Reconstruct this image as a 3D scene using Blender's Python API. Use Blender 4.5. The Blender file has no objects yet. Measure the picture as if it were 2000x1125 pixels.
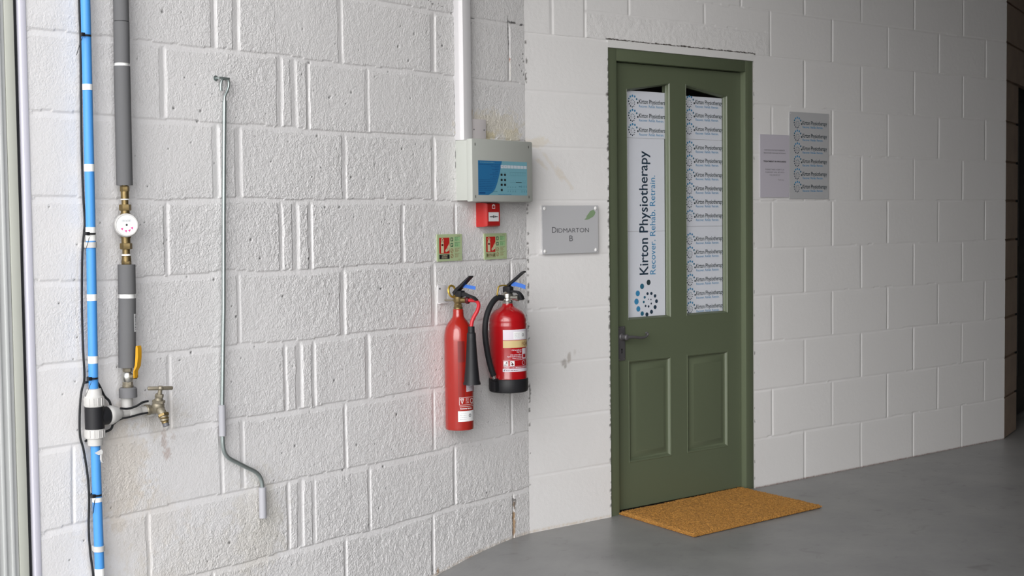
import bpy, bmesh, math, random
import numpy as np
from mathutils import Vector, Matrix

random.seed(7)
scene = bpy.context.scene
COL = scene.collection
PI = math.pi
sin, cos = math.sin, math.cos

# ------------------------------------------------------------------ camera
F_PX, PITCH, ROLL, CAM_H = 2716.59, 0.0496132, -0.0112694, 1.290
cam_d = bpy.data.cameras.new('camera')
cam_d.sensor_fit = 'HORIZONTAL'
cam_d.sensor_width = 36.0
cam_d.lens = F_PX / 2000.0 * 36.0
cam_d.clip_start = 0.05
cam = bpy.data.objects.new('camera', cam_d)
COL.objects.link(cam)
fw = Vector((0, cos(PITCH), -sin(PITCH)))
up0 = Vector((0, sin(PITCH), cos(PITCH)))
rt0 = Vector((1, 0, 0))
rt = rt0 * cos(ROLL) + up0 * sin(ROLL)
up = -rt0 * sin(ROLL) + up0 * cos(ROLL)
M = Matrix((rt, up, -fw)).transposed().to_4x4()
M.translation = Vector((0, 0, CAM_H))
cam.matrix_world = M
scene.camera = cam

# ------------------------------------------------------------------ daylight and exposure
world = bpy.data.worlds.new('overcast_sky')
scene.world = world
world.use_nodes = True
wn = world.node_tree.nodes
wl = world.node_tree.links
bg = wn['Background']
bg.inputs['Strength'].default_value = 1.55
tc = wn.new('ShaderNodeTexCoord')
sx = wn.new('ShaderNodeSeparateXYZ')
ramp = wn.new('ShaderNodeValToRGB')
ramp.color_ramp.elements[0].position = 0.0
ramp.color_ramp.elements[0].color = (0.52, 0.53, 0.545, 1)
ramp.color_ramp.elements[1].position = 1.0
ramp.color_ramp.elements[1].color = (0.97, 0.975, 1.02, 1)
wl.new(tc.outputs['Generated'], sx.inputs[0])
wl.new(sx.outputs['Z'], ramp.inputs[0])
wl.new(ramp.outputs[0], bg.inputs['Color'])

sun_d = bpy.data.lights.new('veiled_sun', 'SUN')        # sun behind thin cloud, shining in through the open shutter
sun_d.energy = 1.70
sun_d.angle = math.radians(50)
sun_d.color = (1.0, 0.985, 0.965)
sun_o = bpy.data.objects.new('veiled_sun', sun_d)
COL.objects.link(sun_o)
to_sun = Vector((-0.29, -0.955, math.tan(math.radians(10)))).normalized()
sun_o.rotation_euler = to_sun.to_track_quat('Z', 'Y').to_euler()
sun_o.location = to_sun * 12

scene.view_settings.view_transform = 'Standard'
scene.view_settings.look = 'None'
scene.view_settings.gamma = 1.0
scene.view_settings.use_curve_mapping = False
scene.view_settings.exposure = 0.95

# ------------------------------------------------------------------ place
TH_L, TH_R, TH_P = 0.9051010, 0.6882065, math.radians(60)
CORNER = Vector((0.0604548, 5.6512495))
DIR = {'L': TH_L, 'R': TH_R, 'P': TH_P}
L_END, R_END = -2.258, 3.558
ORG = {'L': CORNER, 'R': CORNER, 'P': CORNER + Vector((cos(TH_R), sin(TH_R))) * R_END}

def wpt(w, t, n, z):
    """point t metres along wall w, n metres out from its face, z above the floor"""
    th = DIR[w]
    o = ORG[w]
    return Vector((o.x + t * cos(th) + n * sin(th), o.y + t * sin(th) - n * cos(th), z))

# ------------------------------------------------------------------ materials
def mat(name, col, rough=0.5, metal=0.0, bump=None, var=0.0, vscale=8.0, coat=0.0, spec=0.5, attr=None, bstr=0.3, bscale=60.0, trans=0.0):
    m = bpy.data.materials.new(name)
    m.use_nodes = True
    nt = m.node_tree
    b = nt.nodes['Principled BSDF']
    b.inputs['Base Color'].default_value = (*col, 1)
    b.inputs['Roughness'].default_value = rough
    b.inputs['Metallic'].default_value = metal
    b.inputs['Specular IOR Level'].default_value = spec
    b.inputs['Coat Weight'].default_value = coat
    if trans:
        b.inputs['Transmission Weight'].default_value = trans
    tcn = nt.nodes.new('ShaderNodeTexCoord')
    if var > 0:
        n = nt.nodes.new('ShaderNodeTexNoise')
        n.inputs['Scale'].default_value = vscale
        n.inputs['Detail'].default_value = 5
        nt.links.new(tcn.outputs['Object'], n.inputs['Vector'])
        r = nt.nodes.new('ShaderNodeMapRange')
        r.inputs['To Min'].default_value = 1 - var
        r.inputs['To Max'].default_value = 1 + var
        nt.links.new(n.outputs['Fac'], r.inputs['Value'])
        mx = nt.nodes.new('ShaderNodeMix')
        mx.data_type = 'RGBA'
        mx.blend_type = 'MULTIPLY'
        mx.inputs['Factor'].default_value = 1.0
        mx.inputs['A'].default_value = (*col, 1)
        nt.links.new(r.outputs[0], mx.inputs['B'])
        nt.links.new(mx.outputs['Result'], b.inputs['Base Color'])
    if bump:
        n2 = nt.nodes.new('ShaderNodeTexNoise')
        n2.inputs['Scale'].default_value = bscale
        n2.inputs['Detail'].default_value = 3
        nt.links.new(tcn.outputs['Object'], n2.inputs['Vector'])
        bp = nt.nodes.new('ShaderNodeBump')
        bp.inputs['Strength'].default_value = bstr
        bp.inputs['Distance'].default_value = bump
        nt.links.new(n2.outputs['Fac'], bp.inputs['Height'])
        nt.links.new(bp.outputs[0], b.inputs['Normal'])
    return m

def wall_mat(name, base, bump_dist, bscale, rough=0.55):
    m = bpy.data.materials.new(name)
    m.use_nodes = True
    nt = m.node_tree
    b = nt.nodes['Principled BSDF']
    b.inputs['Roughness'].default_value = rough
    b.inputs['Specular IOR Level'].default_value = 0.35
    at = nt.nodes.new('ShaderNodeAttribute')
    at.attribute_name = 'tint'
    rg = nt.nodes.new('ShaderNodeAttribute')
    rg.attribute_name = 'coarse'
    mx = nt.nodes.new('ShaderNodeMix')
    mx.data_type = 'RGBA'
    mx.blend_type = 'MULTIPLY'
    mx.inputs['Factor'].default_value = 1.0
    mx.inputs['A'].default_value = (*base, 1)
    nt.links.new(at.outputs['Color'], mx.inputs['B'])
    nt.links.new(mx.outputs['Result'], b.inputs['Base Color'])
    geo = nt.nodes.new('ShaderNodeTexCoord')
    n1 = nt.nodes.new('ShaderNodeTexNoise')
    n1.inputs['Scale'].default_value = bscale
    n1.inputs['Detail'].default_value = 3.5
    n1.inputs['Distortion'].default_value = 0.6
    nt.links.new(geo.outputs['Object'], n1.inputs['Vector'])
    mul = nt.nodes.new('ShaderNodeMath')
    mul.operation = 'MULTIPLY'
    nt.links.new(n1.outputs['Fac'], mul.inputs[0])
    nt.links.new(rg.outputs['Fac'], mul.inputs[1])
    bp = nt.nodes.new('ShaderNodeBump')
    bp.inputs['Strength'].default_value = 0.8
    bp.inputs['Distance'].default_value = bump_dist
    nt.links.new(mul.outputs[0], bp.inputs['Height'])
    nt.links.new(bp.outputs[0], b.inputs['Normal'])
    return m

MT = {}
MT['paint_l'] = wall_mat('painted_block_coarse', (0.80, 0.785, 0.78), 0.0070, 150)
MT['paint_r'] = wall_mat('painted_block_smooth', (0.80, 0.785, 0.775), 0.0012, 190)
MT['block_raw'] = mat('bare_block', (0.46, 0.35, 0.27), 0.95, bump=0.003, var=0.2)
MT['dark_wall'] = mat('interior_wall', (0.22, 0.205, 0.19), 0.9, var=0.1)
MT['ceiling'] = mat('interior_ceiling', (0.25, 0.24, 0.23), 0.9, var=0.1)
MT['dark_door'] = mat('dark_door_paint', (0.03, 0.028, 0.026), 0.7, var=0.1)
MT['green'] = mat('olive_green_gloss', (0.108, 0.129, 0.079), 0.42, bump=0.0015, var=0.06, vscale=3, bstr=0.12, bscale=35)
MT['pewter'] = mat('dark_pewter', (0.14, 0.135, 0.14), 0.5, metal=0.5, bump=0.001, bstr=0.3, bscale=200)
MT['black'] = mat('black_plastic', (0.013, 0.013, 0.015), 0.5, spec=0.35)
MT['rubber_and_gap_shade'] = mat('black_rubber_and_gap_shade', (0.016, 0.017, 0.019), 0.6, spec=0.3)
MT['hole'] = mat('keyhole_black', (0.004, 0.004, 0.004), 0.9)
MT['blue_pipe'] = mat('blue_pipe_plastic', (0.060, 0.275, 0.66), 0.5, var=0.04)
MT['tape'] = mat('white_tape', (0.80, 0.80, 0.78), 0.6, var=0.05, vscale=60)
MT['foam'] = mat('grey_foam_lagging', (0.125, 0.125, 0.128), 0.9, bump=0.001, var=0.06, bstr=0.3, bscale=300)
MT['foam_lid'] = mat('grey_cap', (0.15, 0.15, 0.155), 0.7)
MT['brass'] = mat('aged_brass', (0.22, 0.16, 0.07), 0.42, metal=0.8, var=0.3, vscale=60, bump=0.001, bscale=250)
MT['tapbrass'] = mat('weathered_brass', (0.27, 0.24, 0.18), 0.5, metal=0.6, var=0.3, vscale=70, bump=0.001, bscale=250)
MT['goldbrass'] = mat('yellow_brass', (0.62, 0.42, 0.08), 0.35, metal=0.75)
MT['chrome'] = mat('dull_chrome', (0.55, 0.54, 0.50), 0.28, metal=0.95)
MT['galv'] = mat('galvanised_steel', (0.36, 0.41, 0.40), 0.36, metal=0.75, var=0.12, vscale=30)
MT['sleeve'] = mat('grey_plastic_sleeve', (0.42, 0.42, 0.45), 0.45)
MT['duct'] = mat('painted_duct', (0.70, 0.685, 0.695), 0.5)
MT['white_pl'] = mat('white_plastic', (0.78, 0.77, 0.76), 0.45)
MT['wfitting'] = mat('off_white_fitting', (0.52, 0.51, 0.49), 0.5, var=0.15, vscale=50)
MT['yellow'] = mat('yellow_lever_coating', (0.58, 0.29, 0.010), 0.45)
MT['panel'] = mat('panel_grey_cream', (0.45, 0.465, 0.43), 0.5, bump=0.0004, bstr=0.2, bscale=500)
MT['jb'] = mat('pinkish_white_plastic', (0.66, 0.62, 0.62), 0.45)
MT['red'] = mat('red_enamel', (0.335, 0.014, 0.008), 0.22, coat=0.5)
MT['red_b'] = mat('red_enamel_deep', (0.36, 0.006, 0.009), 0.25, coat=0.5)
MT['redplastic'] = mat('red_plastic', (0.43, 0.018, 0.016), 0.38)
MT['redhose'] = mat('red_hose', (0.52, 0.02, 0.03), 0.4)
MT['bluetag'] = mat('blue_tag', (0.03, 0.13, 0.50), 0.5)
MT['cream'] = mat('cream_steel', (0.52, 0.53, 0.47), 0.5, var=0.05)
MT['greysteel'] = mat('grey_steel', (0.54, 0.55, 0.54), 0.5, var=0.04)
MT['lilac'] = mat('pale_grey_steel', (0.62, 0.61, 0.68), 0.45)
MT['glow'] = mat('photoluminescent_green', (0.48, 0.58, 0.33), 0.35)
MT['acrylic'] = mat('grey_sign_plate', (0.50, 0.50, 0.515), 0.3, var=0.02)
MT['silverpaper'] = mat('silver_grey_plate', (0.50, 0.50, 0.51), 0.35)
MT['paperw'] = mat('white_poster', (0.76, 0.78, 0.84), 0.5)
MT['lam'] = mat('lilac_laminated_paper', (0.56, 0.53, 0.59), 0.35)
MT['coir'] = mat('coir_matting', (0.37, 0.175, 0.035), 0.95, bump=0.004, var=0.35, vscale=60, bscale=180, bstr=0.9)
MT['coir_pile'] = mat('coir_fibre', (0.44, 0.215, 0.045), 0.95, var=0.35, vscale=40)
MT['coir_back'] = mat('mat_backing', (0.16, 0.07, 0.03), 0.9)
def ink(name, col, rough=0.5):
    MT[name] = mat(name, col, rough)
ink('ink_dark', (0.035, 0.055, 0.065)); ink('ink_blue', (0.05, 0.27, 0.50)); ink('ink_mid', (0.03, 0.15, 0.24))
ink('ink_navy', (0.02, 0.045, 0.075)); ink('ink_grey', (0.10, 0.10, 0.11)); ink('ink_white', (0.80, 0.80, 0.80))
ink('ink_red', (0.52, 0.02, 0.015)); ink('ink_black', (0.015, 0.015, 0.015)); ink('ink_cream', (0.66, 0.62, 0.40))
ink('ink_green', (0.03, 0.14, 0.06)); ink('ink_lgreen', (0.36, 0.60, 0.30)); ink('ink_leaf', (0.23, 0.33, 0.19))
ink('st_blue', (0.025, 0.17, 0.38)); ink('st_lblue', (0.19, 0.42, 0.50)); ink('st_navy', (0.01, 0.06, 0.20))
ink('ink_tan', (0.60, 0.46, 0.22)); ink('ink_lilac', (0.68, 0.62, 0.68)); ink('ink_brown', (0.30, 0.12, 0.05))
ink('ink_olive', (0.14, 0.14, 0.05)); ink('ink_maroon', (0.075, 0.005, 0.006), 0.4); ink('ink_pale', (0.60, 0.66, 0.72))
ink('m_magenta', (0.60, 0.05, 0.25)); ink('st_teal', (0.10, 0.27, 0.33))

def glass_mat():
    m = bpy.data.materials.new('clear_glass')
    m.use_nodes = True
    nt = m.node_tree
    nt.nodes.clear()
    out = nt.nodes.new('ShaderNodeOutputMaterial')
    tr = nt.nodes.new('ShaderNodeBsdfTransparent')
    gl = nt.nodes.new('ShaderNodeBsdfGlossy')
    gl.inputs['Roughness'].default_value = 0.02
    fr = nt.nodes.new('ShaderNodeFresnel')
    fr.inputs['IOR'].default_value = 1.45
    mx = nt.nodes.new('ShaderNodeMixShader')
    ge = nt.nodes.new('ShaderNodeNewGeometry')          # reflect once, off the face the light meets first
    inv = nt.nodes.new('ShaderNodeMath'); inv.operation = 'SUBTRACT'; inv.inputs[0].default_value = 1.0
    mu = nt.nodes.new('ShaderNodeMath'); mu.operation = 'MULTIPLY'
    nt.links.new(ge.outputs['Backfacing'], inv.inputs[1])
    nt.links.new(fr.outputs[0], mu.inputs[0]); nt.links.new(inv.outputs[0], mu.inputs[1])
    nt.links.new(mu.outputs[0], mx.inputs[0])
    nt.links.new(tr.outputs[0], mx.inputs[1])
    nt.links.new(gl.outputs[0], mx.inputs[2])
    nt.links.new(mx.outputs[0], out.inputs[0])
    return m
MT['glass'] = glass_mat()

def floor_mat():
    m = bpy.data.materials.new('painted_concrete_floor')
    m.use_nodes = True
    nt = m.node_tree
    b = nt.nodes['Principled BSDF']
    tcn = nt.nodes.new('ShaderNodeTexCoord')
    n1 = nt.nodes.new('ShaderNodeTexNoise'); n1.inputs['Scale'].default_value = 2.2; n1.inputs['Detail'].default_value = 8; n1.inputs['Roughness'].default_value = 0.65
    n2 = nt.nodes.new('ShaderNodeTexNoise'); n2.inputs['Scale'].default_value = 9; n2.inputs['Detail'].default_value = 6; n2.inputs['Distortion'].default_value = 1.5
    for n in (n1, n2):
        nt.links.new(tcn.outputs['Object'], n.inputs['Vector'])
    r = nt.nodes.new('ShaderNodeValToRGB')
    r.color_ramp.elements[0].position = 0.3; r.color_ramp.elements[0].color = (0.205, 0.205, 0.205, 1)
    r.color_ramp.elements[1].position = 0.7; r.color_ramp.elements[1].color = (0.29, 0.288, 0.282, 1)
    nt.links.new(n1.outputs['Fac'], r.inputs[0])
    r2 = nt.nodes.new('ShaderNodeValToRGB')
    r2.color_ramp.elements[0].position = 0.24; r2.color_ramp.elements[0].color = (0.62, 0.60, 0.58, 1)
    r2.color_ramp.elements[1].position = 0.40; r2.color_ramp.elements[1].color = (1, 1, 1, 1)
    nt.links.new(n2.outputs['Fac'], r2.inputs[0])
    mx = nt.nodes.new('ShaderNodeMix'); mx.data_type = 'RGBA'; mx.blend_type = 'MULTIPLY'; mx.inputs['Factor'].default_value = 0.7
    nt.links.new(r.outputs[0], mx.inputs['A']); nt.links.new(r2.outputs[0], mx.inputs['B'])
    nt.links.new(mx.outputs['Result'], b.inputs['Base Color'])
    b.inputs['Roughness'].default_value = 0.40
    bp = nt.nodes.new('ShaderNodeBump'); bp.inputs['Strength'].default_value = 0.25; bp.inputs['Distance'].default_value = 0.004
    nt.links.new(n2.outputs['Fac'], bp.inputs['Height']); nt.links.new(bp.outputs[0], b.inputs['Normal'])
    return m
MT['floor'] = floor_mat()
MT['trim_white'] = mat('white_filler', (0.76, 0.75, 0.735), 0.6, bump=0.002, bstr=0.3, bscale=120)
MT['yard'] = mat('yard_concrete', (0.34, 0.33, 0.31), 0.9, var=0.2, vscale=1.5, bump=0.004)

# ------------------------------------------------------------------ mesh building
class MB:
    """collects verts, faces and material names of one mesh"""
    def __init__(s):
        s.v = []; s.f = []; s.m = []; s.mats = []
    def mi(s, name):
        if name not in s.mats:
            s.mats.append(name)
        return s.mats.index(name)
    def add(s, vs, fs, m):
        o = len(s.v); k = s.mi(m)
        s.v += [tuple(v) for v in vs]
        s.f += [tuple(i + o for i in f) for f in fs]
        s.m += [k] * len(fs)
        return s
    def box(s, a, b, m, bev=0.0):
        x0, y0, z0 = [min(p, q) for p, q in zip(a, b)]
        x1, y1, z1 = [max(p, q) for p, q in zip(a, b)]
        bm = bmesh.new()
        bmesh.ops.create_cube(bm, size=1)
        bmesh.ops.scale(bm, vec=(x1 - x0, y1 - y0, z1 - z0), verts=bm.verts)
        bmesh.ops.translate(bm, vec=((x0 + x1) / 2, (y0 + y1) / 2, (z0 + z1) / 2), verts=bm.verts)
        if bev:
            bmesh.ops.bevel(bm, geom=bm.edges[:], offset=bev, segments=2, affect='EDGES', profile=0.6)
        bm.verts.index_update()
        s.add([v.co for v in bm.verts], [[v.index for v in f.verts] for f in bm.faces], m)
        bm.free()
        return s
    def ring(s, c, ax, rad, seg, ph=0.0):
        ax = Vector(ax).normalized()
        h = Vector((0, 0, 1)) if abs(ax.z) < 0.9 else Vector((1, 0, 0))
        u = ax.cross(h).normalized(); w = ax.cross(u)
        return [Vector(c) + (u * cos(2 * PI * i / seg + ph) + w * sin(2 * PI * i / seg + ph)) * rad for i in range(seg)]
    def tube(s, pts, rad, m, seg=14, caps=True):
        pts = [Vector(p) for p in pts]
        n = len(pts)
        rads = rad if isinstance(rad, (list, tuple)) else [rad] * n
        tg = []
        for i in range(n):
            a = pts[max(i - 1, 0)]; b = pts[min(i + 1, n - 1)]
            tg.append((b - a).normalized())
        h = Vector((0, 0, 1)) if abs(tg[0].z) < 0.9 else Vector((1, 0, 0))
        u = tg[0].cross(h).normalized()
        vs = []
        for i in range(n):
            u = (u - tg[i] * u.dot(tg[i])).normalized()
            w = tg[i].cross(u)
            for j in range(seg):
                a = 2 * PI * j / seg
                vs.append(pts[i] + (u * cos(a) + w * sin(a)) * rads[i])
        fs = []
        for i in range(n - 1):
            for j in range(seg):
                k = (j + 1) % seg
                fs.append((i * seg + j, i * seg + k, (i + 1) * seg + k, (i + 1) * seg + j))
        if caps:
            fs.append(tuple(range(seg))[::-1]); fs.append(tuple((n - 1) * seg + j for j in range(seg)))
        return s.add(vs, fs, m)
    def cyl(s, a, b, r, m, seg=24, r2=None):
        return s.tube([a, b], [r, r if r2 is None else r2], m, seg)
    def lathe(s, prof, m, seg=48, c=(0, 0, 0), ax=(0, 0, 1)):
        """prof: (radius, height) pairs along the axis"""
        ax = Vector(ax).normalized(); c = Vector(c)
        h = Vector((0, 0, 1)) if abs(ax.z) < 0.9 else Vector((1, 0, 0))
        u = ax.cross(h).normalized(); w = ax.cross(u)
        vs = []
        for r, z in prof:
            for j in range(seg):
                a = 2 * PI * j / seg
                vs.append(c + ax * z + (u * cos(a) + w * sin(a)) * max(r, 1e-5))
        fs = []
        for i in range(len(prof) - 1):
            for j in range(seg):
                k = (j + 1) % seg
                fs.append((i * seg + j, i * seg + k, (i + 1) * seg + k, (i + 1) * seg + j))
        fs.append(tuple(range(seg))[::-1]); fs.append(tuple((len(prof) - 1) * seg + j for j in range(seg)))
        return s.add(vs, fs, m)
    def nut(s, c, ax, r, h, m, seg=6):
        c = Vector(c); ax = Vector(ax).normalized()
        e = h * 0.12
        a, b = c - ax * h / 2, c + ax * h / 2
        return s.tube([a, a + ax * e, b - ax * e, b], [r * .92, r, r, r * .92], m, seg)
    def prism(s, poly, y0, y1, m):
        """poly in the x-z plane, extruded between y0 and y1"""
        n = len(poly)
        vs = [(x, y0, z) for x, z in poly] + [(x, y1, z) for x, z in poly]
        fs = [tuple(range(n)), tuple(range(2 * n - 1, n - 1, -1))]
        fs += [(i, i + n, (i + 1) % n + n, (i + 1) % n) for i in range(n)]
        return s.add(vs, fs, m)
    def plate(s, pts, wdir, w, m):
        """flat bar following pts, w wide along wdir, thickness given per point (pt, th)"""
        wd = Vector(wdir).normalized() * w / 2
        P = [Vector(p) for p, _ in pts]
        n = len(P); vs = []
        for i in range(n):
            tg = (P[min(i + 1, n - 1)] - P[max(i - 1, 0)]).normalized()
            nn = tg.cross(wd).normalized() * pts[i][1] / 2
            vs += [P[i] + wd + nn, P[i] - wd + nn, P[i] - wd - nn, P[i] + wd - nn]
        fs = [(3, 2, 1, 0), tuple(4 * (n - 1) + j for j in range(4))]
        for i in range(n - 1):
            for j in range(4):
                k = (j + 1) % 4
                fs.append((4 * i + j, 4 * i + k, 4 * i + 4 + k, 4 * i + 4 + j))
        return s.add(vs, fs, m)
    def build(s, name, parent=None, smooth=35, loc=None):
        me = bpy.data.meshes.new(name)
        me.from_pydata(s.v, [], s.f)
        for m in s.mats:
            me.materials.append(MT[m])
        me.polygons.foreach_set('material_index', s.m)
        bm = bmesh.new(); bm.from_mesh(me)
        bmesh.ops.recalc_face_normals(bm, faces=bm.faces)
        bm.to_mesh(me); bm.free()
        if smooth:
            me.polygons.foreach_set('use_smooth', [True] * len(me.polygons))
            me.set_sharp_from_angle(angle=math.radians(smooth))
        o = bpy.data.objects.new(name, me)
        COL.objects.link(o)
        if parent is not None:
            o.parent = parent
        return o

def thing(name, label, cat, w=None, t=0, n=0, z=0, group=None, kind=None, loc=None, rz=None):
    o = bpy.data.objects.new(name, None)
    o.empty_display_size = 0.05
    COL.objects.link(o)
    o.location = wpt(w, t, n, z) if w else loc
    o.rotation_euler = (0, 0, DIR[w] if w else (rz or 0))
    tag(o, label, cat, group, kind)
    return o
def tag(o, label=None, cat=None, group=None, kind=None):
    if label: o['label'] = label
    if cat: o['category'] = cat
    if group: o['group'] = group
    if kind: o['kind'] = kind
    return o
def put(o, w, t=0, n=0, z=0):
    o.location = wpt(w, t, n, z); o.rotation_euler = (0, 0, DIR[w]); return o
def smooth_path(pts, n=8):
    """Catmull-Rom through pts"""
    P = [Vector(p) for p in pts]; P = [P[0] * 2 - P[1]] + P + [P[-1] * 2 - P[-2]]
    out = []
    for i in range(1, len(P) - 2):
        for j in range(n):
            u = j / n
            a, b, c, d = P[i - 1], P[i], P[i + 1], P[i + 2]
            out.append(0.5 * ((2 * b) + (c - a) * u + (2 * a - 5 * b + 4 * c - d) * u * u + (3 * b - a - 3 * c + d) * u ** 3))
    out.append(P[-2])
    return out

# ------------------------------------------------------------------ printed graphics
_txt = {}
def text_mesh(body, bold=0.0):
    key = (body, bold)
    if key in _txt: return _txt[key]
    cu = bpy.data.curves.new('lettering_source', 'FONT')
    cu.body = body; cu.size = 1.0; cu.resolution_u = 3; cu.offset = bold
    cu.fill_mode = 'FRONT'
    o = bpy.data.objects.new('lettering_source', cu)
    COL.objects.link(o)
    dg = bpy.context.evaluated_depsgraph_get()
    me = o.evaluated_get(dg).to_mesh()
    vs = np.array([v.co[:2] for v in me.vertices]) if len(me.vertices) else np.zeros((1, 2))
    fs = [tuple(p.vertices) for p in me.polygons]
    o.evaluated_get(dg).to_mesh_clear()
    bpy.data.objects.remove(o); bpy.data.curves.remove(cu)
    mn = vs.min(0); mxx = vs.max(0)
    _txt[key] = (vs, fs, mn, mxx)
    return _txt[key]

class Draw:
    """flat printing in (x right, z up) metres, then laid on a plane or a cylinder"""
    def __init__(s, step=0.00025, maxw=9):
        s.it = []; s.step = step; s.z = 1; s.maxw = maxw
    def poly(s, pts, m, up=1):
        s.it.append(([tuple(p) for p in pts], [tuple(range(len(pts)))], m, s.z)); return s
    def mesh(s, vs, fs, m):
        s.it.append((vs, fs, m, s.z)); return s
    def layer(s, k): s.z = k; return s
    def rect(s, x0, z0, x1, z1, m, nx=1):
        nx = max(nx, int(math.ceil((x1 - x0) / s.maxw)))
        for i in range(nx):
            a = x0 + (x1 - x0) * i / nx; b = x0 + (x1 - x0) * (i + 1) / nx
            s.poly([(a, z0), (b, z0), (b, z1), (a, z1)], m)
        return s
    def frame(s, x0, z0, x1, z1, w, m, nx=1):
        s.rect(x0, z0, x1, z0 + w, m, nx); s.rect(x0, z1 - w, x1, z1, m, nx)
        s.rect(x0, z0 + w, x0 + w, z1 - w, m); s.rect(x1 - w, z0 + w, x1, z1 - w, m); return s
    def circ(s, x, z, rx, m, rz=None, n=14):
        rz = rz or rx
        return s.poly([(x + rx * cos(2 * PI * i / n), z + rz * sin(2 * PI * i / n)) for i in range(n)], m)
    def ringc(s, x, z, r, w, m, n=20):
        for i in range(n):
            a, b = 2 * PI * i / n, 2 * PI * (i + 1) / n
            s.poly([(x + r * cos(a), z + r * sin(a)), (x + r * cos(b), z + r * sin(b)), (x + (r - w) * cos(b), z + (r - w) * sin(b)), (x + (r - w) * cos(a), z + (r - w) * sin(a))], m)
        return s
    def line(s, a, b, w, m):
        a = Vector(a); b = Vector(b); d = (b - a).normalized(); q = Vector((-d.y, d.x)) * w / 2
        return s.poly([a + q, a - q, b - q, b + q], m)
    def text(s, body, x0, zb, m, height, width=None, bold=0.0, align='L', rot=False, slant=0):
        """height: size of the text's full box from baseline of caps; zb baseline; width forces the run length"""
        vs, fs, mn, mx = text_mesh(body, bold)
        cap = text_mesh('H', 0)[3][1] - text_mesh('H', 0)[2][1]
        sc = height / cap
        wd = (mx[0] - mn[0])
        sx_ = (width / wd) if width else sc
        X = (vs[:, 0] - mn[0]) * sx_ + vs[:, 1] * sc * slant
        Z = vs[:, 1] * sc
        if align == 'C': X = X - wd * sx_ / 2
        if align == 'R': X = X - wd * sx_
        if rot: X, Z = -Z, X
        s.mesh([(x0 + a, zb + b) for a, b in zip(X, Z)], fs, m); return s
    def scribble(s, x0, z, x1, h, m, seed=0, word=0.006, rag=True):
        """a line of illegibly small print, as short strokes"""
        r = random.Random(seed); x = x0
        while x < x1:
            w = r.uniform(.4, 1.4) * word
            e = min(x + w, x1)
            s.rect(x, z, e, z + h * r.uniform(.75, 1.0), m)
            x = e + word * .3
        return s
    def build(s, name, parent, fn=None):
        mb = MB()
        for vs, fs, m, k in s.it:
            e = k * s.step
            mb.add([fn(x, z, e) if fn else (x, -e, z) for x, z in vs], fs, m)
        o = mb.build(name, parent, smooth=0)
        return o
def on_cyl(R, c=(0, 0)):
    def fn(u, z, e):
        a = u / R
        return (c[0] + (R + e) * sin(a), c[1] - (R + e) * cos(a), z)
    return fn

# upright logo dots: (x, z, radius, ink), unit = ring radius about 1
BAN = [(.761, 1.001, .0125, 'ink_dark'), (.720, .985, .0125, 'ink_mid'), (.693, .955, .013, 'ink_blue'), (.685, .919, .0135, 'ink_blue'), (.696, .886, .0125, 'ink_blue'),
       (.720, .864, .0105, 'ink_mid'), (.749, .859, .0095, 'ink_navy'), (.778, .869, .0095, 'ink_navy'), (.801, .889, .0095, 'ink_navy'), (.810, .915, .0090, 'ink_navy'), (.801, .939, .0080, 'ink_navy'),
       (.778, .951, .0075, 'ink_navy'), (.754, .951, .0070, 'ink_navy'), (.736, .936, .0065, 'ink_mid'), (.730, .915, .0060, 'ink_mid'), (.741, .897, .0055, 'ink_navy'), (.760, .894, .0055, 'ink_navy'),
       (.777, .906, .0045, 'ink_navy'), (.775, .924, .0035, 'ink_navy'), (.759, .926, .0030, 'ink_navy')]
def small_logo(d, x, z, k=0.39):
    for bx, bz, r, m in BAN:
        d.circ(x + (bz - .925) * k, z - (bx - .752) * k, r * k * 1.0, m, n=9)
def logo_row(d, x, z, tw=.188):
    small_logo(d, x, z)
    d.text('Kirton Physiotherapy', x + .037, z - .0060, 'ink_dark', .0185, tw, bold=.016)
    d.text('Recover. Rehab. Retrain.', x + .038, z - .0225, 'ink_blue', .0105, tw * .83, bold=.008)

# ------------------------------------------------------------------ block walls
def vnoise(T, Z, s, seed):
    r = np.random.RandomState(seed)
    G = r.rand(128, 128)
    x = T / s; y = Z / s
    xi = np.floor(x).astype(int); yi = np.floor(y).astype(int)
    fx = x - xi; fy = y - yi
    fx = fx * fx * (3 - 2 * fx); fy = fy * fy * (3 - 2 * fy)
    g = lambda a, b: G[a % 128, b % 128]
    return (g(xi, yi) * (1 - fx) * (1 - fy) + g(xi + 1, yi) * fx * (1 - fy) + g(xi, yi + 1) * (1 - fx) * fy + g(xi + 1, yi + 1) * fx * fy) - .5

def axis(a, b, step, extra=()):
    n = max(1, int(round((b - a) / step)))
    x = list(np.linspace(a, b, n + 1))
    for e in extra:
        i = int(np.argmin([abs(q - e) for q in x])); x[i] = e
    return np.array(x)

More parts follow.
